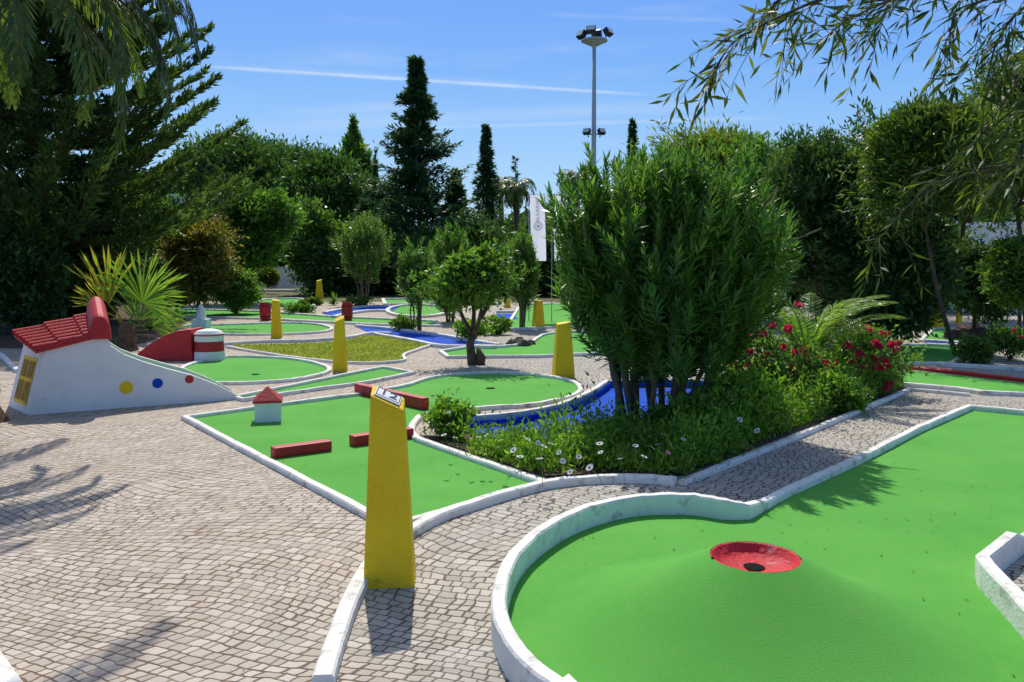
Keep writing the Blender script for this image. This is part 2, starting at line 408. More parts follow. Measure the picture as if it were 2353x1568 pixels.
def contrail(p1, p2, wid, stren, ns=20):
    global acc
    a = ray(*p1).normalized(); b = ray(*p2).normalized(); n = a.cross(b).normalized(); m = (a+b).normalized(); tg = n.cross(m)
    ha = math.sin(a.angle(b)/2)
    band = t.mapr(t.math('ABSOLUTE', dot(n)), 0, wid, 1, 0, True)
    al = t.mapr(t.math('ABSOLUTE', dot(tg)), ha*.75, ha*1.05, 1, 0, True)
    nz = t.mapr(t.noise(dirn, ns, 5, .65), .3, .7, .35, 1)
    f = t.math('MULTIPLY', t.math('MULTIPLY', band, al), t.math('MULTIPLY', nz, stren))
    acc = f if acc is None else t.math('ADD', acc, f)
contrail((430, 150), (1500, 219), .0030, .58, 30)
contrail((480, 150), (1250, 200), .0075, .16, 14)
contrail((500, 300), (1700, 235), .012, .18, 9)
contrail((900, 296), (1800, 270), .004, .26, 16)
contrail((620, 262), (1000, 240), .010, .16, 9)
contrail((1250, 34), (1700, 48), .004, .14, 18)
mp = t.n('ShaderNodeMapping'); mp.inputs['Scale'].default_value = (2.0, 2.0, 16.0); mp.inputs['Rotation'].default_value = (.05, .06, 0); t.l(dirn, mp.inputs[0])
wis = t.mapr(t.noise(mp.outputs[0], 2.2, 5, .6), .5, .85, 0, .2, True)
acc = t.math('ADD', acc, wis, True)
skyc = t.mix(acc, base_sky, (.80/BGS, .88/BGS, .96/BGS))
t.l(skyc, bg.inputs[0]); bg.inputs[1].default_value = BGS
sd = bpy.data.lights.new('sun', 'SUN'); sd.energy = 4.3; sd.angle = math.radians(.53); sd.color = (1, .95, .86)
so = bpy.data.objects.new('sun', sd); C.objects.link(so)
sv = Vector((math.sin(SUN_AZ)*math.cos(SUN_EL), math.cos(SUN_AZ)*math.cos(SUN_EL), math.sin(SUN_EL)))
so.rotation_mode = 'QUATERNION'; so.rotation_quaternion = (-sv).to_track_quat('-Z', 'Y'); so.location = sv*60
cd = bpy.data.cameras.new('camera'); cam = bpy.data.objects.new('camera', cd); C.objects.link(cam)
cd.sensor_width = 36; cd.lens = 36*F/2353; cd.clip_end = 3000; cd.clip_start = .05
cam.location = (0, 0, H); cam.rotation_euler = (PI/2-PIT, 0, 0); bpy.context.scene.camera = cam
sc = bpy.context.scene; sc.view_settings.view_transform = 'Standard'; sc.view_settings.look = 'None'; sc.view_settings.exposure = 0
# ------------------------------------------------------------------ ground
def sheet(name, pts, z, m, kind='structure'):
    o = MB().poly(pts, z).build(name, m); tag(o, kind=kind); return o
sheet('ground', [(-900, -60), (900, -60), (900, 1500), (-900, 1500)], 0, M['ground'])
sheet('cobbled_paving', [(-16, .3), (16, .3), (20, 14), (24, 36), (-19, 38), (-14, 15)], .004, M['cobble'])
sheet('road', [(-60, 52), (60, 52), (60, 60), (-60, 60)], .006, M['asphalt'])
sheet('planting_bed', P([(-60, 800), (250, 806), (330, 790), (430, 752), (420, 700), (-60, 690)]), .009, M['soil'])
def kerb(name, pts, wd, h, mtl, closed=False, jit=.004):
    mb = MB(); sweep(mb, resamp(pts, closed, .25), closed, wd, h, jit=jit); o = mb.build(name, mtl); tag(o, kind='structure'); return o
# ------------------------------------------------------------------ minigolf lanes
def lane(label, outline, bw=.07, bh=.06, hf=None, cup=None, group=None, border_m='white', name='golf_lane', cup_r=.055):
    c = sum(outline, Vector())/len(outline); c.z = 0
    e = empty(name, c, label, 'golf lane', group=group)
    MB().poly(outline, .012).build('carpet', M['carpet'], e, world=True)
    mb = MB(); sweep(mb, resamp(outline, True, .22), True, bw, bh, hf=hf); mb.build('border', M[border_m], e, world=True)
    if cup:
        q = at(*cup, .012); mb = MB(); mb.lathe([(cup_r*1.12, .002), (cup_r*1.12, .006), (cup_r, .0065), (cup_r, .003), (.001, .003)], 20, (q.x, q.y, .012)); mb.build('cup', M['black'], e, world=True)
    return e
# front right lane with the mound
circ = cr(P([(1290, 1580), (1205, 1510), (1158, 1440), (1147, 1370), (1174, 1287), (1237, 1224), (1330, 1174), (1450, 1144), (1580, 1140), (1660, 1150), (1715, 1150)], .13), 6)
rest = P([(1800, 1121), (1980, 1042), (2110, 977), (2228, 928), (2353, 940), (2640, 972), (2590, 1080), (2353, 1228), (2258, 1302)], .08)
rest2 = cr(P([(2258, 1302), (2353, 1402), (2480, 1560), (2420, 1690), (2200, 1780), (1900, 1800), (1600, 1760), (1400, 1670), (1290, 1580)], .1), 5)[1:-1]
out1 = circ+rest+rest2
for q in out1: q.z = 0
def hf1(p):
    k = min(1, max(0, (p.x-1.35)/.35)); k2 = 1 if p.y > 4.7 else 0
    return .145-.075*k*k2
g1 = lane('wide green putting lane in the right foreground with a mound and red crater', out1, .072, .14, hf1)
MH = .33
mc = at(1735, 1277, MH+.015); mz = .012
prof = []; R0, R1 = .198, .98
for i in range(26):
    r = R1-(R1-R0)*i/25; u = (r-R0)/(R1-R0)
    prof.append((r, MH*(1-u)**1.75*(1+.55*u)-(.004 if i == 0 else 0)))
mb = MB(); n = 64; vs = []; fs = []
for i, (r, z) in enumerate(prof):
    for k in range(n):
        a = 2*PI*k/n; vs.append((mc.x+r*math.cos(a), mc.y+r*math.sin(a), mz+z))
for i in range(len(prof)-1):
    for k in range(n): fs.append((i*n+k, i*n+(k+1) % n, (i+1)*n+(k+1) % n, (i+1)*n+k))
mb.add(vs, fs); mb.build('mound', M['carpet'], g1, world=True, smooth=True)
DH = .058
mb = MB(); mb.lathe([(.202, MH-.006), (.197, MH+.001), (.190, MH-.006), (.172, MH-.6*DH), (.13, MH-.92*DH), (.036, MH-DH)], 48, (mc.x, mc.y, mz), jit=.014)
mb.f = [f for f in mb.f if len(f) == 4]
o = mb.build('crater', M['reddish'], g1, world=True, smooth=True)
mb = MB(); mb.lathe([(.037, MH-DH), (.001, MH-DH-.001)], 18, (mc.x, mc.y, mz)); mb.f = [f for f in mb.f if len(f) == 4]; mb.build('crater_floor', M['reddish'], g1, world=True)
mb = MB(); mb.lathe([(.046, MH-DH+.004), (.034, MH-DH+.003), (.001, MH-DH+.003)], 18, (mc.x, mc.y+.012, mz+.002), jit=.06); mb.f = [f for f in mb.f if len(f) == 4]; mb.build('cup', M['black'], g1, world=True)
mb = MB(); vs = []; n = 110
for k in range(n):
    a = -.2+(PI+.4)*k/(n-1); ca, sa = math.cos(a), math.sin(a)
    big = .8 if (k//4) in (0, 26, 27) else .12
    r_o = .199+random.uniform(0, .011)*big; r_i = .198+random.uniform(-.006, 0)*big; zz = mz+MH+.0012
    vs += [(mc.x+ca*r_o, mc.y+sa*r_o, zz-.006), (mc.x+ca*.1985, mc.y+sa*.1985, zz+random.uniform(0, .005)*big), (mc.x+ca*r_i, mc.y+sa*r_i, zz-.001)]
mb.add(vs, [(3*i+j, 3*i+j+1, 3*i+4+j, 3*i+3+j) for i in range(n-1) for j in (0, 1)])
mb.build('torn_edge', M['black'], g1, world=True)
# lane twelve with the round end
c12 = P([(425, 955), (905, 1204), (1250, 1104), (958, 1004)], .05)+cr(P([(945, 988), (952, 966), (985, 947), (1100, 934), (1220, 926), (1310, 908), (1334, 889), (1300, 869), (1200, 856), (1100, 854), (1000, 863), (935, 882)], .05), 5)+P([(820, 903), (630, 927)], .05)
for q in c12: q.z = 0
lane('green lane twelve with red bars and a little house, ending in a round putting circle', c12, .07, .05, cup=(1127, 893))
c3 = P([(540, 918), (880, 848), (950, 861), (850, 882), (700, 903), (560, 924)])
lane('narrow green strip running away from the foot of the white ramp', c3, .06, .05)
c4 = cr(P([(425, 846), (510, 825), (600, 824), (690, 831), (748, 846), (752, 859), (700, 873), (620, 882), (490, 885), (430, 874)]), 5, True)
lane('rounded green behind the white ramp with a small black cup', c4, .07, .05, cup=(587, 861))
c5 = cr(P([(420, 753), (520, 749), (640, 745), (720, 747), (762, 757), (730, 767), (600, 772), (480, 769)]), 5, True)
lane('long oval green just behind the tall yellow pylon on the left', c5, .09, .06)
lane('far green strip with the two red barrels standing on it', P([(390, 712), (600, 718), (770, 731), (1000, 741), (1012, 752), (860, 749), (600, 735), (400, 731)]), .12, .07)
lane('small green at the left back beside the far yellow pylon', cr(P([(598, 692), (680, 688), (722, 698), (700, 711), (612, 709)]), 4, True), .14, .08)
lane('round green ringed by a white kerb near the blue channel bend', cr([at(960+70*math.cos(a), 717+14*math.sin(a)) for a in np.linspace(0, 2*PI, 12, endpoint=False)], 4, True), .14, .09)
lane('rectangular green farthest back in the middle', P([(880, 690), (1010, 688), (1010, 700), (885, 702)]), .16, .09)
lane('broad green under the small tree with dark rocks on it', P([(1012, 812), (1100, 798), (1150, 801)])+cr(P([(1150, 801), (1215, 792), (1255, 771), (1330, 766)]), 4)[1:]+P([(1420, 776), (1420, 815), (1240, 823), (1030, 825)]), .08, .06)
lane('green strip in the shade between the slim oleander and the big oleander', P([(1160, 760), (1195, 704), (1270, 700), (1420, 706), (1420, 748), (1250, 756)]), .1, .06)
# right hand lanes
e = empty('golf_lane', at(2250, 885), 'green strip at the right edge with a red kerb along its far side', 'golf lane')
MB().poly(P([(1960, 838), (2353, 882), (2650, 912), (2650, 940), (2353, 911), (2065, 887), (1950, 880)]), .012).build('carpet', M['carpet'], e, world=True)
mb = MB(); sweep(mb, resamp(P([(1960, 836), (2100, 850), (2353, 879), (2650, 910)]), False, .25), False, .1, .06); mb.build('border', M['red'], e, world=True)['label'] = 'red painted far kerb'
mb = MB(); sweep(mb, resamp(P([(2065, 888), (2200, 900), (2240, 905), (2258, 908), (2353, 912), (2650, 942)]), False, .25), False, .08, .06); mb.build('border', M['white'], e, world=True)
lane('shaded green lane by the dark shrub on the right', P([(2035, 838), (2062, 797), (2195, 795), (2230, 815), (2185, 838)]), .08, .05)
lane('green lane with reddish rocks at the far right', P([(2115, 786), (2145, 758), (2330, 757), (2480, 790), (2400, 797), (2210, 792)]), .09, .05)
# kerbs of paths and beds
kerb('path_kerb', cr(P([(742, 1556), (772, 1462), (812, 1360), (868, 1270), (960, 1205), (1050, 1166), (1250, 1109), (1400, 1095), (1500, 1096), (1552, 1101)], .05), 6), .085, .062, M['white'])
kerb('bed_kerb', P([(1568, 1104), (1700, 1052), (1880, 980), (2090, 892), (2228, 905)], .04), .06, .045, M['white'])
kerb('corner_kerb', P([(-30, 1500), (30, 1585)], .05), .09, .06, M['white'])
kerb('left_kerb', P([(-40, 790), (5, 815), (40, 850)], .05), .08, .06, M['white'])
kerb('island_kerb', cr(P([(508, 795), (600, 789), (700, 787), (800, 779), (855, 769), (900, 770)]), 5), .1, .07, M['white'])
kerb('island_front_kerb', cr(P([(520, 800), (590, 812), (680, 826), (780, 836), (860, 838), (928, 832), (930, 818), (990, 797)]), 5), .06, .05, M['white'])
kerb('right_kerb', P([(2165, 842), (2353, 853), (2600, 872)]), .1, .06, M['white'])
kerb('road_kerb', [Vector((-30, 51.8, 0)), Vector((30, 51.8, 0))], .25, .14, M['white'])
# blue channels
def channel(label, inner, top1, top2, wd=.08, h=.10):
    c = sum(inner, Vector())/len(inner)
    e = empty('water_channel', (c.x, c.y, 0), label, 'water channel')
    MB().poly(inner, .014).build('bed', M['blue'], e, world=True)
    for tp in (top1, top2):
        if tp:
            mb = MB(); sweep(mb, resamp(tp, False, .2), False, wd, h); mb.build('border', M['white'], e, world=True)
    return e
ci = cr(P([(1000, 992), (1085, 983), (1180, 975), (1280, 955), (1350, 925), (1395, 895)]), 5)
chn = channel('painted blue water channel curving behind the flower bed', ci+P([(1700, 895), (1700, 950), (1560, 972), (1440, 990), (1320, 1014), (1180, 1018), (1060, 1004)]), ci, None, .07, .13)
mb = MB(); sweep(mb, resamp([p+Vector((.01, -.06, 0)) for p in ci], False, .2), False, .05, .085); mb.build('wall_face', M['blue'], chn, world=True)
mb = MB(); sweep(mb, resamp(P([(1395, 893), (1520, 890), (1710, 893)]), False, .2), False, .08, .1); mb.build('end_wall', M['blue'], chn, world=True)
u2 = cr(P([(818, 752), (900, 760), (1000, 773), (1090, 789), (1150, 798)]), 4); l2 = cr(P([(862, 772), (940, 786), (1010, 800), (1080, 802), (1140, 803)]), 4)
channel('long straight blue channel running past the grass island', u2+l2[::-1], u2, l2, .1, .08)
u3 = cr(P([(745, 722), (800, 712), (860, 706), (915, 708)]), 4); l3 = cr(P([(765, 732), (810, 722), (860, 717), (900, 718)]), 4)
channel('far blue channel bend behind the right red barrel', u3+l3[::-1], u3, l3, .14, .09)
u4 = P([(2125, 787), (2215, 794)]); l4 = P([(2130, 797), (2205, 802)])
channel('short blue channel on the far right beside the shaded lane', u4+l4[::-1], u4, l4, .1, .08)
channel('blue basin at the back of the middle lanes', P([(1140, 722), (1180, 722), (1190, 735), (1140, 735)]), P([(1140, 720), (1185, 720)]), None, .14, .09)
# ------------------------------------------------------------------ pylons
def pylon_mb(h, b, tt, tops):
    mb = MB(); vs = []
    for (hw_, zs) in ((b/2, None), (tt/2, tops)):
        for k, (sx, sy) in enumerate(((-1, -1), (1, -1), (1, 1), (-1, 1))):
            vs.append((sx*hw_, sy*hw_, -.01 if zs is None else h+zs[k]))
    mb.add(vs, [(3, 2, 1, 0), (4, 5, 6, 7), (0, 1, 5, 4), (1, 2, 6, 5), (2, 3, 7, 6), (3, 0, 4, 7)]); return mb
def textpart(name, s, size, m, parent, Mx, ext=.0008):
    cu = bpy.data.curves.new(name, 'FONT'); cu.body = s; cu.size = size; cu.align_x = 'CENTER'; cu.align_y = 'CENTER'; cu.extrude = ext
    o = bpy.data.objects.new('tmp', cu); C.objects.link(o); bpy.context.view_layer.update()
    me = bpy.data.meshes.new_from_object(o.evaluated_get(bpy.context.evaluated_depsgraph_get()))
    bpy.data.objects.remove(o); me.transform(Mx); me.name = name
    me.materials.clear(); return link(name, me, m, parent)
b0 = at(897, 1332)
e = empty('marker_pylon', (b0.x, b0.y, 0), 'big yellow concrete pylon with a white number 12 plate in the foreground', 'pylon', rz=math.radians(5))
tops = (-.005, -.085, -.045, .03)
pylon_mb(1.0, .262, .165, tops).build('body', M['yellow'], e, bevel=.01)
hh = .165/2
a_ = Vector((-hh, -hh, 1.0+tops[0])); b_ = Vector((hh, -hh, 1.0+tops[1])); c_ = Vector((hh, hh, 1.0+tops[2])); d_ = Vector((-hh, hh, 1.0+tops[3]))
ctr = (a_+b_+c_+d_)/4; ex = ((b_-a_)+(c_-d_)).normalized(); ey = ((d_-a_)+(c_-b_)); ey = (ey-ex*ey.dot(ex)).normalized(); ez = ex.cross(ey)
R3 = Matrix((ex, ey, ez)).transposed(); M4 = R3.to_4x4()
mb = MB(); mb.box(ctr+ez*.006, (.140, .120, .006), M=R3); pl = mb.build('number_plate', M['plate'], e)
M5 = M4.copy(); M5.translation = ctr+ez*.011+ey*.010; textpart('number', '12', .105, M['ink'], pl, M5)
mb = MB()
for dx, dy, lx, ly in ((0, .055, .128, .004), (0, -.046, .128, .004), (-.062, .0045, .004, .097), (.062, .0045, .004, .097)):
    mb.box(ctr+ez*.0105+ex*dx+ey*dy, (lx, ly, .0014), M=R3)
mb.build('frame_line', M['ink'], pl)
def pylon(px, py, top, label, tops=(-.03, .02, .05, 0), rz=.1, wpx=None):
    q = at(px, py); h = (py-top)/F*q.y*1.005; wd = (wpx/F*q.y) if wpx else .27*h
    o = pylon_mb(h, wd, wd*.62, tuple(v*h for v in tops)).build('marker_pylon', M['yellow'], loc=(q.x, q.y, 0), rz=rz, bevel=.008)
    tag(o, label, 'pylon', 'yellow marker pylons')
pylon(782, 853, 732, 'yellow pylon standing at the front kerb of the grass island', (-.06, .01, .06, 0), .12, 33)
pylon(636, 777, 690, 'yellow pylon at the oval green left of the grass island', (.0, -.02, .0, .03), .2, 25)
pylon(734, 688, 645, 'smallest yellow pylon far back above the agave', (-.06, .02, .06, 0), .1, 17)
pylon(1294, 866, 742, 'yellow pylon half hidden by the left side of the big oleander', (-.02, .02, .03, 0), .1, 48)
pylon(1237, 755, 692, 'yellow pylon between the slim oleander and the big oleander', (0, .02, .02, 0), .3, 25)
pylon(1166, 708, 684, 'tiny yellow pylon behind the small tree crown', (0, .02, .02, 0), .3, 13)
pylon(2154, 752, 698, 'yellow pylon on the far right beside the dark shrub', (0, -.03, .03, .05), .2, 20)
pylon(2203, 744, 719, 'short yellow post right of the far right pylon', (0, 0, 0, 0), .2, 11)
# ------------------------------------------------------------------ obstacles on lane 12
def bar(p1, p2, hpx, label, wd=.11):
    a, b = at(*p1), at(*p2); c = (a+b)/2; d = b-a; h = hpx/F*c.y
    mb = MB(); mb.box((0, 0, h/2+.005), (d.length, wd, h))
    o = mb.build('lane_bar', M['red'], loc=(c.x, c.y, .008), rz=math.atan2(d.y, d.x), bevel=.012); tag(o, label, 'bar')
bar((626, 1055), (758, 1037), 24, 'short red bar lying alone on the green nearest the cobbles')
bar((808, 1028), (945, 1008), 24, 'red bar half hidden behind the numbered yellow pylon')
bar((822, 907), (978, 944), 26, 'long red bar across the lane in front of the putting circle', .1)
q = at(616, 973)
e = empty('toy_house', (q.x, q.y, .01), 'little white block house with a red pyramid roof on lane twelve', 'toy house', rz=.25)
mb = MB(); mb.box((0, .12, .1), (.27, .25, .21)); mb.build('wall', M['wallwhite'], e, bevel=.008)
mb = MB(); s = .15; mb.add([(-s, .12-s, .205), (s, .12-s, .205), (s, .12+s, .205), (-s, .12+s, .205), (-s, .12-s, .225), (s, .12-s, .225), (s, .12+s, .225), (-s, .12+s, .225), (0, .12, .37)],
    [(3, 2, 1, 0), (0, 1, 5, 4), (1, 2, 6, 5), (2, 3, 7, 6), (3, 0, 4, 7), (4, 5, 8), (5, 6, 8), (6, 7, 8), (7, 4, 8)]); mb.build('roof', M['red'], e, bevel=.006)
# ------------------------------------------------------------------ house shaped ramp on the left
P1 = at(65, 955); P2 = at(562, 918); ex = (P2-P1).normalized(); ey = Vector((-ex.y, ex.x, 0))
pc = at(18, 934)-P1; SK = pc.dot(ex); TH = pc.dot(ey)
def onp(px, py):
    d = ray(px, py); tt = (P1-Vector((0, 0, H))).dot(ey)/d.dot(ey); q = Vector((0, 0, H))+d*tt
    return ((q-P1).dot(ex), q.z)
ramp = empty('ramp_house', P1, 'white house shaped golf ramp with red tiled roof and coloured dots', 'golf ramp', rz=math.atan2(ex.y, ex.x))
pf = [onp(*q) for q in ((65, 955), (103, 806), (246, 770), (254, 795), (285, 815), (330, 832), (385, 848), (440, 862), (500, 885), (545, 908), (562, 918))]
pf[0] = (pf[0][0], -.01); pf[-1] = (pf[-1][0], -.01)
def sk(i, s, y): return s+(SK*y/TH if i < 2 else 0)
def extrude(pr, y0, y1, mb):
    k = len(pr); mb.add([(sk(i, s, y0), y0, z) for i, (s, z) in enumerate(pr)]+[(sk(i, s, y1), y1, z) for i, (s, z) in enumerate(pr)], [tuple(range(k)), tuple(reversed(range(k, 2*k)))]+[((i+1) % k, i, i+k, (i+1) % k+k) for i in range(k)])
mb = MB(); extrude(pf, 0, .09, mb); mb.build('wall', M['wallwhite'], ramp, fixn=True)
mb = MB(); extrude(pf, TH-.09, TH, mb); mb.build('wall', M['wallwhite'], ramp, fixn=True)
low = pf[:2]+[(pf[2][0], pf[2][1]-.01), (pf[2][0]+.004, pf[3][1]-.14)]+[(s, max(.0, z-.10)) for s, z in pf[4:-1]]+[pf[-1]]
mb = MB(); extrude(low, .092, TH-.092, mb); mb.build('core', M['wallwhite'], ramp, fixn=True)
mid = low[3:-1]; m_ = len(mid)
mb = MB(); mb.add([(s, .1, z+.008) for s, z in mid]+[(s, TH-.1, z+.008) for s, z in mid], [(i, i+1, i+1+m_, i+m_) for i in range(m_-1)]); mb.build('ramp_carpet', M['carpet'], ramp)
for (dx, dy, rr, mm, lb) in ((290, 891, 14.5, 'yellow', 'yellow painted dot'), (362, 881, 11.5, 'blue', 'blue painted dot'), (435, 872, 9.5, 'red', 'red painted dot')):
    s, z = onp(dx, dy); r = rr/F*(P1+ex*s).y; n = 28
    mb = MB(); mb.add([(s+r*math.cos(2*PI*i/n), -.004, z+r*math.sin(2*PI*i/n)) for i in range(n)], [tuple(range(n))])
    mb.build('dot', M[mm], ramp)['label'] = lb
s0, z0 = pf[1]; s1, z1 = pf[2]
def endp(u, v, o=0.0): return Vector((pf[0][0]+(s0-pf[0][0])*v+SK*u-.006-o, u*TH, z0*v))
mb = MB(); mb.add([endp(.2, .12), endp(.8, .12), endp(.8, .86), endp(.2, .86)], [(3, 2, 1, 0)]); dr = mb.build('door', M['yellow'], ramp)
for (ua, ub, va, vb) in ((.24, .47, .18, .48), (.53, .76, .18, .48), (.24, .47, .54, .80), (.53, .76, .54, .80)):
    mb = MB(); mb.add([endp(ua, va, .006), endp(ub, va, .006), endp(ub, vb, .006), endp(ua, vb, .006)], [(3, 2, 1, 0)])
    mb.build('door_panel', M['ochre'], dr)
sl = (z1-z0)/(s1-s0); s00 = s0-.10; RT = .16
def rz_(s, y): return z0+sl*(s-s0)+RT*y/TH
def rs_(y): return s00+SK*y/TH*.9
q4 = [(rs_(-.05), -.05), (s1, -.05), (s1, TH+.05), (rs_(TH+.05), TH+.05)]
mb = MB(); mb.add([(a, b, rz_(a, b)+.005) for a, b in q4]+[(a, b, rz_(a, b)+.035) for a, b in q4],
    [(3, 2, 1, 0), (4, 5, 6, 7), (0, 1, 5, 4), (1, 2, 6, 5), (2, 3, 7, 6), (3, 0, 4, 7)])
nt = 7
for i in range(nt):
    yc = -.02+(TH+.04)*i/(nt-1); n = 9; vs = []; fs = []; r = .056; sA = rs_(yc)
    for q2 in range(3):
        sa = sA-.02+(s1-sA+.02)*q2/3; sb = sA-.02+(s1-sA+.02)*(q2+1)/3+.03
        for s, rr in ((sa, r), (sb, r*.80)):
            for j in range(n):
                a = PI*j/(n-1); vs.append((s, yc+rr*math.cos(a)*.85, rz_(s, yc)+.025+rr*math.sin(a)*1.2+(.014 if s == sa else 0)))
        o_ = q2*2*n; fs += [(o_+j, o_+n+j, o_+n+j+1, o_+j+1) for j in range(n-1)]; fs.append(tuple(o_+j for j in range(n)))
    mb.add(vs, fs)
roof = mb.build('roof', M['red'], ramp)
mb = MB(); n = 14; vs = []
for y, sc_ in ((-.06, .93), (-.02, 1), (TH+.02, 1), (TH+.06, .93)):
    for j in range(n):
        a = PI*j/(n-1); vs.append((s1-.07+.115*sc_*math.cos(a), y, z1-.03+RT*y/TH+(.28*sc_)*max(0.0, math.sin(a))**.8))
fs = [(i*n+j, i*n+j+1, (i+1)*n+j+1, (i+1)*n+j) for i in range(3) for j in range(n-1)]+[tuple(range(n)), tuple(reversed(range(3*n, 4*n)))]
mb.add(vs, fs); mb.build('ridge_cap', M['red'], roof, fixn=True)
mb = MB(); mb.add([(s0+SK, TH, z0-.02), (s1, TH, z1-.02), (s1, TH, z1+RT), (s0+SK, TH, z0+RT+sl*SK), (s0, 0, z0-.02), (s1, 0, z1-.02)], [(0, 1, 2, 3), (4, 0, 3), (5, 2, 1), (4, 3, 2, 5)]); mb.build('gable', M['wallwhite'], ramp, fixn=True)
# red wedge and striped tower behind the ramp
q = at(470, 832)
e = empty('striped_tower', (q.x, q.y+.25, 0), 'squat round tower in white and red bands behind the ramp', 'golf obstacle')
r = 35/F*q.y; hgt = 74/F*q.y
mb = MB(); mb.lathe([(r*1.0, 0), (r*.98, hgt*.22), (r*.95, hgt*.3)], 32); mb.build('base_band', M['wallwhite'], e)
mb = MB(); mb.lathe([(r*.96, hgt*.3), (r*.92, hgt*.62)], 32); mb.build('red_band', M['red'], e)
mb = MB(); mb.lathe([(r*.95, hgt*.62), (r*.93, hgt*.86), (r*.75, hgt*.95), (r*.3, hgt*1.0), (.001, hgt)], 32); mb.build('top', M['wallwhite'], e)
mb = MB(); mb.lathe([(r*.98, hgt*.80), (r*.99, hgt*.84)], 32); mb.build('rim', M['red'], e)
Yw = at(400, 832).y+.1
pw = [atd(a, b, Yw) for a, b in ((312, 828), (316, 812), (345, 790), (375, 772), (405, 761), (438, 757), (442, 832))]
q0 = pw[0].copy(); q0.z = 0; mb = MB(); kk = len(pw)
mb.add([(v.x-q0.x, v.y-q0.y, max(-.01, v.z)) for v in pw]+[(v.x-q0.x, v.y-q0.y+.6, max(-.01, v.z)) for v in pw], [tuple(range(kk)), tuple(reversed(range(kk, 2*kk)))]+[((i+1) % kk, i, i+kk, (i+1) % kk+kk) for i in range(kk)])
o = mb.build('red_wedge', M['red'], loc=q0, bevel=.02, fixn=True); tag(o, 'red painted concrete wedge rising towards the striped tower', 'golf obstacle')
q = at(458, 755)
e = empty('toy_lighthouse', (q.x, q.y+.15, 0), 'small white cone tower on the left greens behind the ramp', 'golf obstacle')
s = q.y/F
mb = MB(); mb.box((0, 0, 10*s), (34*s, 34*s, 22*s)); mb.build('base', M['wallwhite'], e, bevel=.01)
mb = MB(); mb.lathe([(13*s, 20*s), (7*s, 46*s), (7.5*s, 47*s), (4*s, 52*s), (.001, 57*s)], 16); mb.build('tower', M['wallwhite'], e)
q = at(0, 702)
e = empty('striped_lighthouse', (q.x, q.y, 0), 'red and white banded toy lighthouse cut by the left picture edge', 'golf obstacle')
s = q.y/F
for i in range(4):
    mb = MB(); mb.lathe([((14-i*1.1)*s, i*20*s-.001*i), ((13-i*1.1)*s, (i+1)*20*s-.002)], 20); mb.build('band', M['red' if i % 2 == 0 else 'wallwhite'], e)
mb = MB(); mb.lathe([(12*s, 80*s), (8*s, 84*s), (.001, 90*s)], 20); mb.build('top', M['yellow'], e)
for px, lab in ((610, 'left red barrel on the far green strip'), (798, 'right red barrel on the far green strip')):
    q = at(px, 737); s = q.y/F
    e = empty('barrel', (q.x, q.y, .01), lab, 'barrel', group='red barrels')
    mb = MB(); mb.lathe([(10.5*s, 0), (12.5*s, 12*s), (13*s, 21*s), (12.5*s, 30*s), (10.5*s, 41*s), (9.5*s, 41*s), (9*s, 39*s), (.001, 39*s)], 20); mb.build('staves', M['red'], e)
    for zz, rr in ((9, 12.4), (32, 12.5)):
        mb = MB(); mb.lathe([(rr*s, (zz-1.5)*s), (rr*1.03*s, zz*s), (rr*s, (zz+1.5)*s)], 20); mb.build('hoop', M['hoop'], e)
# rocks
from mathutils import noise as mnoise
def rock(px, py, wpx, m, label, group, dy=0):
    q = at(px, py); r = wpx/2/F*q.y; bm = bmesh.new(); bmesh.ops.create_icosphere(bm, subdivisions=3, radius=r)
    sd_ = Vector((random.random()*9, random.random()*9, random.random()*9))
    for v in bm.verts:
        d = v.co.normalized(); v.co *= 1+.45*mnoise.noise(d*1.6+sd_)+.2*mnoise.noise(d*4.5+sd_); v.co.z = max(-.2*r, v.co.z*.75)
    me = bpy.data.meshes.new('rock'); bm.to_mesh(me); bm.free()
    o = link('rock', me, m, None, False, (q.x, q.y+dy, r*.2)); tag(o, label, 'rock', group)
for a, b, c_ in ((1178, 795, 30), (1200, 796, 34), (1218, 793, 24), (1192, 788, 26)): rock(a, b, c_, M['greyrock'], 'dark rock heaped on the broad green by the channel end', 'dark rocks on the broad green')
for a, b, c_ in ((2190, 778, 44), (2222, 780, 40), (2250, 777, 46), (2277, 779, 34), (2215, 768, 46), (2245, 765, 40)): rock(a, b, c_, M['rock'], 'reddish volcanic rock heaped on the far right lane', 'reddish rocks on the far right lane')
# ------------------------------------------------------------------ light mast, banners
Ym = 40.0; q = atd(1362, 600, Ym); s = Ym/F
mast = empty('light_mast', (q.x, Ym, 0), 'tall grey floodlight mast with lamps at the top and halfway', 'light mast')
zt = atd(1358, 100, Ym).z; zl = atd(1362, 306, Ym).z
mb = MB(); mb.tube([(0, 0, 0), (0, 0, zl), (-.02, 0, zt)], [.15, .11, .085], 14); mb.build('pole', M['galv'], mast, smooth=True)
mb = MB(); mb.lathe([(.09, 0), (.12, .1), (.55, .32), (.62, .34), (.62, .40), (.1, .42)], 20, (-.02, 0, zt-.25)); mb.build('lamp_crown', M['galv'], mast)
def flood(x, y, z, rz, tilt, sc_=1.0):
    R = Matrix.Rotation(rz, 3, 'Z') @ Matrix.Rotation(tilt, 3, 'X')
    mb = MB(); mb.box((x, y, z), (.44*sc_, .26*sc_, .34*sc_), M=R); fl = mb.build('floodlight', M['lampblack'], mast, bevel=.03)
    mb = MB(); mb.box(Vector((x, y, z))+R @ Vector((0, -.14*sc_, 0)), (.38*sc_, .012, .28*sc_), M=R); mb.build('lens', M['glass'], fl)
    mb = MB(); mb.tube([(x*.9, y, z-.12*sc_), (x*.75, y*.8, z-.35*sc_)], .03, 6); mb.build('bracket', M['galv'], fl)
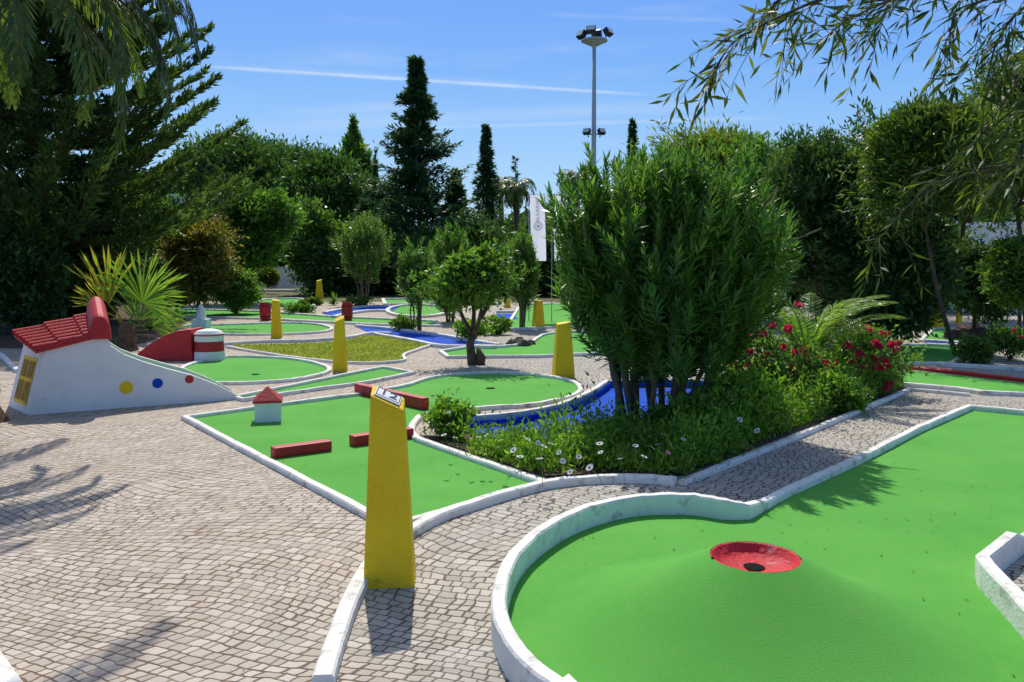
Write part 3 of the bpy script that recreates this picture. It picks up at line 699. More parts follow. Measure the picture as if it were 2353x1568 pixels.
flood(-.62, -.05, zt+.38, -.9, -.5); flood(.62, -.05, zt+.5, .9, -.5); flood(-.2, -.25, zt+.55, -.2, -.6); flood(.12, .2, zt+.5, 2.8, -.5)
mb = MB(); mb.box((0, 0, zl-.06), (.8, .06, .06)); mb.build('crossarm', M['galv'], mast)
flood(-.34, -.05, zl+.06, -.5, -.5, .8); flood(.36, -.05, zl+.06, .5, -.5, .8)
def banner(px0, px1, top, bot, Y, label):
    a = atd(px0, top, Y); b = atd(px1, top, Y); zb = atd(px0, bot, Y).z; wd = b.x-a.x
    e = empty('banner_flag', (a.x-.03, Y, 0), label, 'banner', group='white banners on poles')
    mb = MB(); mb.tube([(0, 0, 0), (0, 0, a.z+.03)], [.014, .011], 8); mb.tube([(0, 0, a.z+.02), (wd+.04, 0, a.z+.03)], .008, 6); mb.build('pole', M['galv'], e, smooth=True)
    mb = MB(); nx, nz = 6, 16; vs = []; hgt = a.z-zb; kq = hgt/3.1
    for j in range(nz+1):
        for i in range(nx+1):
            u, v = i/nx, j/nz; vs.append((.03+wd*u+.05*v*math.sin(v*2), .025*math.sin(u*5+v*3)*(.3+v), a.z-hgt*v))
    mb.add(vs, [(j*(nx+1)+i, j*(nx+1)+i+1, (j+1)*(nx+1)+i+1, (j+1)*(nx+1)+i) for j in range(nz) for i in range(nx)])
    cl = mb.build('cloth', M['cloth'], e, smooth=True)
    Rm = Matrix.Rotation(PI/2, 4, 'X'); V90 = Matrix.Rotation(PI/2, 4, 'Z')
    Mx = Matrix.Translation((.03+wd*.5+.01, -.05, a.z-hgt*.24)) @ Rm @ V90
    textpart('lettering', 'ALGARVE', .078*hgt, M['ink2'], cl, Mx)
    mb = MB(); n = 24; zc_ = a.z-hgt*.47; xc_ = .03+wd*.5+.022
    for r0, r1 in ((.21, .185), (.12, .10), (.05, 0.005)):
        vs = []
        for i in range(n):
            an = 2*PI*i/n
            vs += [(xc_+kq*r0*math.cos(an), -.055, zc_+kq*r0*math.sin(an)), (xc_+kq*r1*math.cos(an), -.055, zc_+kq*r1*math.sin(an))]
        mb.add(vs, [(2*i, 2*((i+1) % n), 2*((i+1) % n)+1, 2*i+1) for i in range(n)])
    for i in range(12):
        an = 2*PI*i/12; mb.box((xc_+kq*.155*math.cos(an), -.055, zc_+kq*.155*math.sin(an)), (.02*kq, .004, .035*kq), M=Matrix.Rotation(-an+PI/2, 3, 'Y'))
    mb.build('emblem', M['ink2'], cl)
banner(1218, 1252, 449, 600, 24.5, 'white banner with lettering and round emblem, left of the two')
banner(1271, 1305, 449, 600, 24, 'white banner right of the other banner, partly behind the oleander')
# ------------------------------------------------------------------ buildings and walls
def house(label, x0, x1, Y, h, dep, wins):
    e = empty('house', ((x0+x1)/2, Y, 0), label, 'house'); wd = x1-x0
    mb = MB(); mb.box((0, dep/2, h/2), (wd, dep, h)); mb.build('wall', M['wallwhite'], e)
    mb = MB(); mb.box((0, dep/2, h+.1), (wd+.3, dep+.3, .2)); mb.build('roof', M['wallwhite'], e)
    for (wx, wz, ww, wh) in wins:
        mb = MB(); mb.box((wx, -.02, wz), (ww, .06, wh)); wn = mb.build('window', M['window'], e)
        mb = MB()
        for dx, dz, lx, lz in ((0, wh/2+.05, ww+.2, .1), (0, -wh/2-.05, ww+.2, .1), (-ww/2-.05, 0, .1, wh), (ww/2+.05, 0, .1, wh), (0, 0, .06, wh)): mb.box((wx+dx, -.05, wz+dz), (lx, .1, lz))
        mb.build('frame', M['wallwhite'], wn)
x0 = atd(285, 500, 46).x; x1 = atd(440, 500, 46).x
house('white house glimpsed between the left trees', x0, x1, 46, atd(300, 455, 46).z, 5, [(-.6, 3.2, 1.0, 1.2), (1.0, 3.2, .9, 1.2), (.9, 1.2, 1.2, 1.4)])
house('white house behind the island pine at the left edge', atd(-250, 500, 50).x, atd(75, 500, 50).x, 50, atd(0, 428, 50).z, 6, [(2.5, 3.6, 1.2, 1.3), (-.5, 3.6, 1.2, 1.3)])
house('long low white house behind the right trees', atd(2165, 500, 34).x, atd(2650, 500, 34).x, 34, atd(2200, 522, 34).z, 6, [(-2.3, 1.9, .9, 1.2), (-.2, 1.9, .9, 1.2), (2.0, 1.9, 1.2, 1.2)])
def wall(label, a, b, h, th, m, name='garden_wall'):
    c = (a+b)/2; d = b-a; mb = MB(); mb.box((0, 0, h/2-.01), (d.length, th, h)); mb.box((0, 0, h+.02), (d.length+.06, th+.08, .05))
    o = mb.build(name, m, loc=(c.x, c.y, 0), rz=math.atan2(d.y, d.x)); tag(o, label, 'wall')
wall('low white garden wall along the right background', at(2140, 716), at(2600, 722), .75, .2, M['wallwhite'])
wall('pale low wall across the road in the left background', Vector((atd(590, 600, 62).x, 62, 0)), Vector((atd(720, 600, 62).x, 62, 0)), 1.5, .3, M['wallwhite'])
# ------------------------------------------------------------------ background trees
Tn = tree
def cyp(t): return np.clip(np.sin(PI*np.clip(t*.93+.05, 0, 1))**.6*(1.25-t*.95), .06, 1.3)
pin = dict(flat=True, bumps=.15, hollow=.7, inner=.25)
Tn('stone_pine', 'broad dark stone pine crown at the left of the pine mass', 'tree', 560, 74, 300, 600, 170, 'pine', 560, 42, .50, .17, .09, .3, **pin)
Tn('stone_pine', 'broad dark stone pine crown at the right of the pine mass', 'tree', 752, 72, 345, 610, 140, 'pine', 500, 42, .50, .17, .09, .3, **pin)
Tn('stone_pine', 'middle stone pine crown between two broader pine crowns', 'tree', 655, 78, 315, 600, 150, 'pine', 480, 42, .50, .17, .09, .3, **pin)
Tn('poplar_tree', 'pale leafy poplar tip rising above the stone pines', 'tree', 820, 84, 272, 560, 50, 'mid', 170, 40, .5, .24, .13, .25, prof=lambda t: np.clip(1.5*(1-t)**.55, .1, 1), hollow=.3, squash=1)
Tn('round_tree', 'round bright green tree in front of the stone pines', 'tree', 558, 36, 424, 618, 122, 'mid', 330, 50, .22, .11, .12, .16, bumps=.4)
Tn('round_tree', 'green leafy tree left of the pale oleander', 'tree', 728, 46, 478, 660, 74, 'mid', 260, 46, .25, .12, .14, .14, bumps=.4)
Tn('dark_tree', 'dark upright tree between poplar and spruce', 'tree', 866, 58, 390, 600, 60, 'conif', 220, 44, .3, .10, .16, .18, prof=cyp, bumps=.45)
Tn('leafy_tree', 'feathery light green tree in front of the island pine', 'tree', 250, 26, 400, 610, 135, 'mid', 320, 46, .19, .06, .14, .14, hollow=.4, bumps=.4)
Tn('leafy_tree', 'tall dark bush at the left picture edge', 'tree', 30, 20, 500, 745, 110, 'dark', 300, 46, .16, .07, .14, .10)
Tn('leafy_tree', 'dark green tree filling the gap behind the fan palm', 'tree', 150, 24, 560, 745, 130, 'dark', 300, 46, .18, .08, .14, .10)
Tn('flowering_shrub', 'bronze green shrub behind the fan palm', 'shrub', 455, 27, 495, 690, 82, 'reddy', 240, 44, .15, .06, .15, .08, bumps=.4)
Tn('shrub', 'low bright rounded shrub right of the fan palm', 'shrub', 540, 28, 618, 712, 56, 'bright', 180, 42, .12, .06, .15, .05)
Tn('shrub', 'dark shrub between fan palm and bright rounded shrub', 'shrub', 400, 29, 590, 722, 60, 'dark', 170, 42, .15, .07, .15, .05)
Tn('shrub', 'small golden shrub by the far road', 'shrub', 615, 48, 615, 658, 24, 'olive', 60, 30, .15, .07, .18, .05, trunk=False)
Tn('shrub', 'low shrub at the foot of the far yellow pylon', 'shrub', 715, 34, 690, 724, 24, 'olive', 60, 30, .1, .05, .18, .05, trunk=False)
rag = dict(hollow=.35, bumps=.5)
Tn('acacia_tree', 'olive green acacia rising above the big oleander', 'tree', 1650, 27, 238, 640, 175, 'olive', 420, 50, .2, .05, .11, .14, **rag)
Tn('acacia_tree', 'sparse acacia top left of the olive green acacia', 'tree', 1520, 34, 350, 640, 120, 'mid', 260, 46, .24, .07, .13, .14, **rag)
Tn('juniper_tree', 'tall dark juniper on bare stems behind the roses', 'tree', 1880, 17.5, 285, 700, 135, 'dark', 480, 60, .15, .045, .11, .09, hollow=.45, up=.5, bark='bark2', bumps=.4)
Tn('dark_tree', 'very dark dense shrub tree right of the juniper', 'tree', 2065, 16.5, 450, 790, 112, 'dark', 360, 56, .15, .06, .12, .08, bumps=.4)
Tn('leafy_tree', 'green tree filling the gap left of the juniper', 'tree', 1745, 23, 330, 680, 115, 'mid', 300, 46, .19, .07, .13, .10, **rag)
Tn('leafy_tree', 'dark tree behind the juniper and the dense shrub tree', 'tree', 1985, 25, 320, 680, 125, 'dark', 340, 46, .2, .07, .13, .12, **rag)
Tn('acacia_tree', 'tall ragged acacia with a thin leaning trunk on the right', 'tree', 2120, 15, 190, 540, 170, 'acacia', 440, 46, .14, .034, .11, .045, hollow=.2, bumps=.6, bark='bark', lean=(-.7, 0))
Tn('acacia_tree', 'tall feathery acacia at the right picture edge', 'tree', 2330, 18, 110, 500, 165, 'acacia', 500, 46, .15, .037, .11, .07, hollow=.2, bumps=.6, bark='bark', lean=(-.4, 0))
Tn('acacia_tree', 'green acacia behind the leaning trunk on the right', 'tree', 2210, 26, 290, 520, 170, 'mid', 420, 46, .2, .065, .12, .09, **rag)
Tn('shrub', 'grey green shrub before the white house on the right', 'shrub', 2245, 19, 565, 722, 92, 'dark', 280, 44, .12, .05, .14, .05, bumps=.45)
Tn('shrub', 'bright shrub at the right picture edge', 'shrub', 2350, 17, 560, 715, 66, 'mid', 230, 40, .12, .05, .15, .05, bumps=.45)
# dense dark shrubs across the far edge of the course
rs = RS(); cc = crown(rs, (2.2, 1.8, 1.5), 220, 46, .34, .24, .11, zc=1.5); cc[0][:, 2] = np.maximum(cc[0][:, 2], .03)
shrub0 = None
for i, (px, Y, sc_) in enumerate(((640, 66, 1.5), (800, 46, 1.0), (900, 48, 1.15), (1000, 46, 1.1), (1080, 48, 1.2), (1170, 47, 1.15), (1260, 46, 1.1), (1350, 45, 1.2), (1440, 44, 1.3), (1540, 43, 1.3), (1640, 40, 1.2), (1740, 36, 1.2), (1850, 34, 1.2), (1960, 32, 1.2), (2080, 31, 1.1), (-60, 42, 1.6), (90, 40, 1.5), (220, 38, 1.4), (330, 40, 1.4), (450, 60, 1.3))):
    if shrub0 is None:
        o = shrub0 = leafmesh('hedge_shrub', *cc, L_['dark'])
    else:
        o = shrub0.copy(); C.objects.link(o)
    o.location = (atd(px, 600, Y).x, Y, 0); o.rotation_euler = (0, 0, i*1.3); o.scale = (sc_, sc_, sc_*(1+.12*math.sin(i*2.1)))
    tag(o, 'dense dark shrub along the far edge of the course', 'shrub', 'dense dark shrubs along the far edge of the course')
# far wood as one mass
rs = RS(); n = 26000
X = rs.uniform(-110, 110, n); hgt = 6.2+2.0*np.sin(X*.11)+1.4*np.sin(X*.31+1); Z = hgt*rs.random(n)**.6
Pp = np.stack([X, 105+rs.normal(size=n)*3, Z], 1); A = nrm(rs.normal(size=(n, 3))+[0, 0, .4]); N = nrm(rs.normal(size=(n, 3)))
o = leafmesh('distant_wood', Pp, A, N, 1.3, .7, L_['dark']); tag(o, kind='stuff', label='distant wood closing the horizon behind the garden', cat='wood')
# conifers built of branches
def conifer(name, label, px, Y, top, bot, hw, nb, lm, L, W, pf_, droop=.15, npt=7, nl=9, tr=.16, irr=.5, spk=.12):
    x = atd(px, 600, Y).x; zt = atd(px, top, Y).z; zb = max(.3, atd(px, bot, Y).z); r = hw/F*Y; rs = RS()
    e = empty(name, (x, Y, 0), label, 'tree'); Ps, As = [], []; tb = MB()
    tb.tube([(0, 0, 0), (.02*r, 0, zt*.5), (0, 0, zt*.99)], [tr, tr*.6, .02], 8)
    for i in range(nb):
        u = (i+rs.random())/nb; z = zb+(zt-zb)*u; az = rs.random()*2*PI; ln = r*pf_(u)*(1-irr*rs.random()**1.5)
        d = np.array([math.cos(az), math.sin(az), 0])
        for tt in np.linspace(.12, 1, npt):
            p = d*ln*tt+np.array([0, 0, z-droop*ln*tt+droop*1.3*ln*tt*tt])
            sp = .02*r+spk*ln
            Ps.append(p+rs.normal(size=(nl, 3))*sp*np.array([.9, .9, .45])*(1.2-.6*tt))
            As.append(np.tile(d, (nl, 1))+rs.normal(size=(nl, 3))*.55+np.array([0, 0, .1]))
    Pp = np.concatenate(Ps); A = nrm(np.concatenate(As)); N = nrm(rs.normal(size=Pp.shape)*.6+[0, 0, 1])
    Ls = L*(.6+.8*rs.random(len(Pp)))
    leafmesh('crown', Pp, A, N, Ls, Ls*W/L, L_[lm], e); tb.build('trunk', M['bark'], e, smooth=True)
def spr(u): return max(.03, (1-u)**1.15*(.90+.30*math.sin(u*34)+.24*math.sin(u*71)))
conifer('spruce_tree', 'tall pointed dark spruce in the middle background', 962, 50, 140, 610, 205, 270, 'conif', .36, .11, spr, .32, 11, 9, irr=.7, spk=.06)
conifer('spruce_tree', 'lower dark conifer at the right foot of the tall spruce', 1046, 52, 395, 600, 62, 130, 'conif', .34, .11, lambda u: (1-u)**.8, .2)
conifer('spruce_tree', 'lower dark conifer at the left foot of the tall spruce', 905, 53, 425, 600, 60, 120, 'conif', .34, .11, lambda u: (1-u)**.7, .2)
conifer('cypress_tree', 'slim dark cypress right of the tall spruce', 1118, 58, 290, 600, 34, 190, 'conif', .34, .10, lambda u: (.45+.55*min(1, (1-u)*1.6))*min(1, (1-u)*2.2+.05), -1.1, 5, 9, .12, .6)
conifer('cypress_tree', 'thin cypress tip right of the light mast', 1450, 70, 276, 560, 22, 160, 'conif', .34, .10, lambda u: (.45+.55*min(1, (1-u)*1.6))*min(1, (1-u)*2.2+.05), -1.1, 5, 8, .12, .6)
conifer('island_pine', 'tiny distant island pine tip above the far palms', 1184, 90, 362, 470, 14, 22, 'conif', .4, .1, lambda u: (1-u), .1, 5, 5, .1, .2)
# large island pine on the left
def island_pine(px, Y, ztop, hwm):
    x = atd(px, 600, Y).x; rs = RS(); e = empty('island_pine', (x, Y, 0), 'huge dark island pine with upswept branch tips at the upper left', 'tree')
    tb = MB(); tb.tube([(0, 0, 0), (.03, 0, ztop*.5), (0, 0, ztop)], [.32, .2, .03], 10)
    br = MB(); Ps, As, Ls_ = [], [], []
    z = 1.7; lev = 0
    while z < ztop-.5:
        u = (z-1.7)/(ztop-1.7); ln0 = hwm*(1-.62*u)*(1.0 if u > .03 else .7); nb = 11
        for b in range(nb):
            az = 2*PI*b/nb+lev*.37+rs.normal()*.14; ln = ln0*(.76+.32*rs.random()); d = np.array([math.cos(az), math.sin(az), 0]); sd = np.array([-d[1], d[0], 0]); z0_ = z+rs.normal()*.09
            def pt(tt): return d*ln*tt+np.array([0, 0, z0_+ln*(-.10*tt+.40*max(tt, 0)**2.4)])
            br.tube([pt(q) for q in (0, .25, .5, .75, .92)], [.05, .04, .03, .02, .01], 5)
            for tt in np.linspace(.14, 1.0, 21):
                c = pt(tt); tang = pt(min(1, tt+.03))-pt(tt-.03); tang /= np.linalg.norm(tang)
                for sgn in (-1, 1):
                    bl = (.16+.66*math.sin(PI*min(1, tt*.92+.04)))*(.7+.5*rs.random())*.82
                    dd = nrm(tang*(.9)+sd*sgn*(.75)*(1.1-.7*tt)+np.array([0, 0, .06+.2*tt])+rs.normal(size=3)*.08)
                    m_ = 14; q = rs.random(m_)
                    p = c+dd*(bl*q)[:, None]+np.array([0, 0, .08])*((bl*q)**2)[:, None]
                    Ps.append(p+rs.normal(size=p.shape)*.022); As.append(dd+rs.normal(size=(m_, 3))*.38+np.array([0, 0, .12])); Ls_.append(np.full(m_, .21))
        z += .54*(1-.1*u); lev += 1
    Pp = np.concatenate(Ps); A = nrm(np.concatenate(As)); Lx = np.concatenate(Ls_)*(.7+.6*rs.random(len(Pp)))
    leafmesh('crown', Pp, A, nrm(rs.normal(size=Pp.shape)), Lx, Lx*.32, L_['arau'], e)
    tb.build('trunk', M['bark'], e, smooth=True); br.build('branches', M['bark'], e)
island_pine(95, 22, 12.5, 5.5)
# ------------------------------------------------------------------ palms
def frond(parent, base, az, el, ln, lm, rs, droop=1.0, nlf=46, ll=.42, lw=.03, hang=.5, name='frond'):
    d = np.array([math.cos(az), math.sin(az), 0]); sd = np.array([-d[1], d[0], 0]); up = np.array([0, 0, 1.0])
    K = 14; pts = [np.array(base, float)]; e = el
    for i in range(K):
        pts.append(pts[-1]+(d*math.cos(e)+up*math.sin(e))*ln/K); e -= droop*(.6+1.0*i/K)/K*1.7
    pts = np.array(pts)
    def at_(t):
        f = t*K; i = min(K-1, int(f)); return pts[i]+(pts[i+1]-pts[i])*(f-i), nrm(pts[i+1]-pts[i])
    Ps, As, Ns, Ls = [], [], [], []
    for t_ in np.linspace(.14, 1, nlf):
        c, tg = at_(min(t_, .999)); nn = np.cross(sd, tg); L1 = ll*(math.sin(PI*min(1, .12+t_*.86))**.6+.12)
        for sg in (-1, 1):
            a = nrm(tg*(.55+.5*t_)+sd*sg*(.85-.35*t_)-up*hang*(.3+.4*rs.random())+nn*.25+rs.normal(size=3)*.07)
            h1 = L1*.55; Ps.append(c); As.append(a); Ns.append(nn+rs.normal(size=3)*.2); Ls.append(h1)
            a2 = nrm(a-up*hang*.45); Ps.append(c+a*h1*.75); As.append(a2); Ns.append(nn+rs.normal(size=3)*.2); Ls.append(L1*.6)
    Ls = np.array(Ls)*(.85+.3*rs.random(len(Ls)))
    o = leafmesh(name, np.array(Ps), np.array(As), nrm(np.array(Ns)), Ls, lw, L_[lm], parent)
    mb = MB(); mb.tube([tuple(p) for p in pts[:-1]], list(np.linspace(.022, .005, K)*(ln/3)), 5); mb.build('rachis', M['palmbark'] if lm == 'palm' else L_[lm], o)
    return o
def date_palm(pb, zc, tips, ln, label, droop=1.25):
    rs = RS(); palm = empty('date_palm', pb, label, 'palm')
    mb = MB(); mb.lathe([(.26, 0)]+[(.17+.03*(i % 2), .2+i*(zc-.4)/32) for i in range(32)]+[(.05, zc+.1)], 14, jit=.05); mb.build('trunk', M['palmbark'], palm)
    for az, el in tips: frond(palm, (.1*math.cos(az), .1*math.sin(az), zc), az, el+.15, ln*(.92+.16*rs.random()), 'palm', rs, droop, 66, .40, .032, .30)
date_palm((-5.6, 8.6, 0), 4.7, [(-.55, .42), (-.15, .50), (.25, .30), (.10, -.05), (-.75, -.05), (-.05, .22), (.12, .12), (.5, .1), (1.2, .3), (-1.3, .3), (1.9, .2), (2.6, .4), (3.4, .2), (-2.0, .3), (-2.6, .1), (.15, -.35), (-.4, -.15), (.3, .45), (-.25, 0)], 2.75, 'date palm whose dark drooping fronds hang in from the upper left', 1.15)
date_palm((-4.15, 4.3, 0), 5.25, [(1.08, .38), (1.9, .5), (2.6, .5), (3.3, .4), (4.0, .5), (4.6, .4)], 4.0, 'date palm outside the left foreground whose frond shadow crosses the cobbles', .75)
def far_palm(px, Y, cy, r_px, label):
    q = atd(px, cy, Y); rs = RS(); r = r_px/F*Y
    e = empty('palm_tree', (q.x, Y, 0), label, 'palm'); mb = MB(); mb.tube([(0, 0, 0), (.1, 0, q.z*.5), (0, 0, q.z)], [.25, .2, .2], 8); mb.build('trunk', M['palmbark'], e, smooth=True)
    for i in range(26): frond(e, (0, 0, q.z), i*2.4+rs.random(), 1.2-1.7*(i/26), r*1.35, 'palm', rs, 1.3, 18, r*.45, .05*r, .5)
far_palm(1185, 56, 432, 44, 'distant palm between slim cypress and the banners')
far_palm(1150, 62, 425, 38, 'distant palm just right of the slim cypress')
far_palm(1325, 58, 410, 44, 'distant palm left of the light mast')
far_palm(1490, 60, 395, 44, 'distant palm right of the light mast')
# fan palm
def fan(parent, base, hub, axis, r, nseg, lm, rs, spread=2.5, name='fan_leaf'):
    base, hub, axis = Vector(base), Vector(hub), Vector(axis).normalized()
    view = Vector((0, -1, .15)).normalized(); side = axis.cross(view).normalized(); nn = side.cross(axis)
    Ps, As, Ns, Ls = [], [], [], []
    for i in range(nseg):
        a = (i/(nseg-1)-.5)*spread
        d = axis*math.cos(a)+side*math.sin(a)+nn*(.10*abs(a))+Vector(rs.normal(size=3)*.05); d.normalize()
        L1 = r*(1-.14*abs(a)/spread*2)*(.82+.3*rs.random())
        Ps.append(hub); As.append(d); Ns.append(nn+side*.5*(1 if i % 2 else -1)); Ls.append(L1*.72)
        d2 = (d-Vector((0, 0, .16+.22*rs.random()))).normalized(); Ps.append(hub+d*L1*.5); As.append(d2); Ns.append(nn+side*.5*(1 if i % 2 else -1)); Ls.append(L1*.5)
    Ls = np.array(Ls); o = leafmesh(name, np.array(Ps), nrm(np.array(As)), nrm(np.array(Ns)), Ls, Ls*.075, L_[lm], parent, wide=.6)
    mb = MB(); md = base.lerp(hub, .5)+Vector((0, 0, .05)); mb.tube([base, md, hub], [.022, .017, .012], 6); mb.build('petiole', L_[lm], o)
q = at(292, 806); rs = RS()
e = empty('fan_palm', (q.x, q.y, 0), 'young fan palm with one yellow and one green fan behind the ramp roof', 'palm')
mb = MB(); mb.lathe([(.20, 0), (.17, .15), (.19, .22), (.14, .35), (.15, .42), (.08, .55)], 12, jit=.12); mb.build('trunk', M['palmbark'], e)
def rel(px, py): v = atd(px, py, q.y); return Vector((v.x-q.x, 0, v.z))
fan(e, (0, 0, .45), rel(250, 700), (-.10, .1, 1), 1.2, 24, 'fany', rs, 1.1)
fan(e, (0, 0, .45), rel(335, 695)+Vector((0, -.15, 0)), (.50, -.1, .8), 1.1, 50, 'fan', rs, 3.3)
fan(e, (0, 0, .45), rel(225, 715)+Vector((0, .2, 0)), (-.55, .2, .8), .8, 20, 'fany', rs, 1.3)
fan(e, (0, 0, .45), rel(300, 740)+Vector((0, .3, 0)), (.2, .4, .9), .85, 24, 'fan', rs, 2.2)
fan(e, (0, 0, .45), rel(345, 750)+Vector((0, .1, 0)), (.95, .1, .2), .75, 24, 'fan', rs, 2.0)
# rosette plants
def rosette(px, py, n, Lpx, lm, label, name='agave', wd=.06, z=0):
    q = at(px, py); rs = RS(); L = Lpx/F*q.y; az = rs.random(n)*2*PI; el = .25+1.2*rs.random(n)
    A = np.stack([np.cos(az)*np.cos(el), np.sin(az)*np.cos(el), np.sin(el)], 1); N = np.stack([-np.cos(az)*np.sin(el), -np.sin(az)*np.sin(el), np.cos(el)], 1)
    Ls = L*(.75+.4*rs.random(n))
    if z:
        e = empty(name, (q.x, q.y, 0), label, 'plant'); leafmesh('leaf_head', np.zeros((n, 3))+[0, 0, z], A, N, Ls, L*wd*2, L_[lm], e, .3, .3)
        mb = MB(); mb.tube([(0, 0, 0), (.04, 0, z*.5), (0, 0, z)], [.07, .055, .05], 8); mb.build('trunk', M['palmbark'], e, smooth=True)
    else:
        o = leafmesh(name, np.zeros((n, 3)), A, N, Ls, L*wd*2, L_[lm], None, .3, .3, (q.x, q.y, .01)); tag(o, label, 'plant')
rosette(768, 702, 34, 34, 'bright', 'small spiky agave beside the right red barrel')
rosette(145, 770, 40, 60, 'dark', 'spiky dark yucca behind the ramp house roof', 'yucca', .05)
rosette(345, 760, 34, 42, 'mid', 'spiky plant at the foot of the fan palm', 'yucca', .05)
rosette(60, 765, 40, 50, 'mid', 'spiky plant near the left picture edge', 'yucca', .05)
rosette(165, 690, 50, 90, 'mid', 'tall spiky yucca head left of the fan palm', 'yucca', .045, 1.6)
# ------------------------------------------------------------------ oleanders
def oleander(label, px, bpy_, top, bot, hw, nsh, lm, L, W, nst, sl=.3, nw=11, name='oleander', rr=.028, spreadbase=.25, xoff=0.0, depth=1.0, umin=.40, flare=(.35, .4)):
    q = at(px, bpy_); Y = q.y; zt = atd(px, top, Y).z; zb = atd(px, bot, Y).z; r = hw/F*Y; rs = RS(); zc = (zt+zb)/2; rz = (zt-zb)/2
    e = empty(name, (q.x, Y, 0), label, 'shrub')
    d = nrm(rs.normal(size=(nsh, 3))); u = (umin+(1-umin)*rs.random(nsh)**.55); k1 = rs.normal(size=(2, 3))*2.6
    b = 1+.16*np.sin(d@k1[0])*np.sin(d@k1[1]+1)+.08*rs.normal(size=nsh)
    tip = d*(u*b)[:, None]*np.array([r*.95, r*.95*depth, rz*.95])+np.array([xoff, 0, zc])
    sd = nrm(nrm(tip-np.array([0, 0, .05*zt]))+np.array([0, 0, .45])+rs.normal(size=(nsh, 3))*.26)
    Ps, As, Ns, Ls = [], [], [], []
    ref = np.array([.3, .9, .2]); s1 = nrm(np.cross(sd, ref)); s2 = np.cross(sd, s1)
    for k in range(nw):
        f = k/(nw-1); ang = 1.2-.85*f
        for j in range(3):
            a = j*2.094+k*1.05+rs.random(nsh)*.5
            sv_ = s1*np.cos(a)[:, None]+s2*np.sin(a)[:, None]; an = (ang+rs.normal(size=nsh)*.18)[:, None]
            A = sd*np.cos(an)+sv_*np.sin(an); N = sd*np.sin(an)-sv_*np.cos(an)
            Ps.append(tip-sd*(sl*(1-f))); As.append(A); Ns.append(N); Ls.append(L*(.7+.5*rs.random(nsh))*(1-.2*f))
    Pp = np.concatenate(Ps); Ls = np.concatenate(Ls)
    Pp[:, 2] = np.maximum(Pp[:, 2], .05)
    leafmesh('foliage', Pp, np.concatenate(As), np.concatenate(Ns), Ls, Ls*W/L, L_[lm], e)
    for i in range(nst):
        a = 2*PI*i/nst+rs.random()*.9; s = spreadbase*r*(.2+.8*rs.random()); t_ = r*(flare[0]+flare[1]*rs.random()); r1 = rr*(.6+.65*rs.random())
        p0 = Vector((math.cos(a)*s, math.sin(a)*s*.7, -.03)); p2 = Vector((xoff+math.cos(a)*t_, math.sin(a)*t_*depth, zc+rz*(.05+.4*rs.random())))
        jit = lambda k: Vector((rs.normal()*k*r, rs.normal()*k*r, rs.normal()*k*.4*r))
        pa = p0.lerp(p2, .2)+jit(.045)+Vector((0, 0, .06*zt)); p1 = p0.lerp(p2, .45)+jit(.06)+Vector((0, 0, .06*zt)); pb_ = p0.lerp(p2, .7)+jit(.05)+Vector((0, 0, .04*zt))
        mb = MB(); mb.tube([p0, pa, p1, pb_, p2], [r1, r1*.9, r1*.78, r1*.6, r1*.35], 7); mb.tube([p1, p1.lerp(p2, .5)+Vector((rs.normal()*.12*r, rs.normal()*.12*r, .1*zt)), p2+Vector((rs.normal()*.2*r, rs.normal()*.2*r, .2*rz))], [r1*.6, r1*.45, r1*.2], 6)
        mb.build('stem', M['bark2'], e, smooth=True)
    return e
oleander('big dark glossy oleander rising from the flower bed', 1515, 985, 345, 850, 270, 1650, 'olean', .158, .034, 15, .34, 11, spreadbase=.36, xoff=.02, rr=.036, umin=.3, flare=(.35, .55))
oleander('pale oleander with bare stems at the back of the course', 838, 702, 488, 640, 62, 330, 'olean2', .22, .055, 6, .4, 8, rr=.04)
oleander('open slim oleander on bare stems left of the small tree', 958, 762, 548, 690, 50, 120, 'olean', .22, .045, 5, .4, 8, rr=.03, spreadbase=.4)
oleander('dark oleander top behind the small tree', 1035, 740, 508, 700, 58, 260, 'olean', .22, .05, 5, .4, 8, rr=.035)
oleander('slim oleander with pale stems between small tree and big oleander', 1200, 756, 528, 690, 40, 200, 'olean2', .2, .045, 5, .4, 8, rr=.03)
# small tree on its crooked trunk
q = at(1090, 838); Y = q.y; rs = RS()
e = empty('small_tree', (q.x, Y, 0), 'small crooked trunk tree with round leafy crown before the broad green', 'tree')
s = Y/F
cz = atd(1085, 640, Y).z
Pp, A, N, Ls, Ws = crown(rs, (92*s, 84*s, 76*s), 170, 24, 12*s, .085, .045, zc=cz, hollow=.4, bumps=.5)
leafmesh('crown', Pp, A, N, Ls, Ws, L_['mid'], e)
def rp(px, py, dy=0): v = atd(px, py, Y); return (v.x-q.x, dy, v.z)
mb = MB(); mb.tube([(.0, 0, -.03), rp(1083, 815), rp(1080, 790), rp(1086, 770)], [.12, .075, .065, .06], 10)
for path in ([(1086, 772, 0), (1065, 735, .1), (1045, 690, .15), (1030, 640, .2)], [(1086, 772, 0), (1100, 745, -.1), (1108, 700, -.15), (1120, 640, -.1)], [(1086, 775, 0), (1088, 720, .15), (1080, 660, .2), (1085, 610, .1)], [(1104, 730, -.1), (1130, 690, 0), (1145, 640, .1)]):
    mb.tube([rp(*p) for p in path], list(np.linspace(.045, .012, len(path))), 7)
mb.tube([(.08, 0, -.02), (.11, -.02, .12), (.06, 0, .28)], [.10, .09, .03], 8)
mb.build('trunk', M['bark'], e, smooth=True)
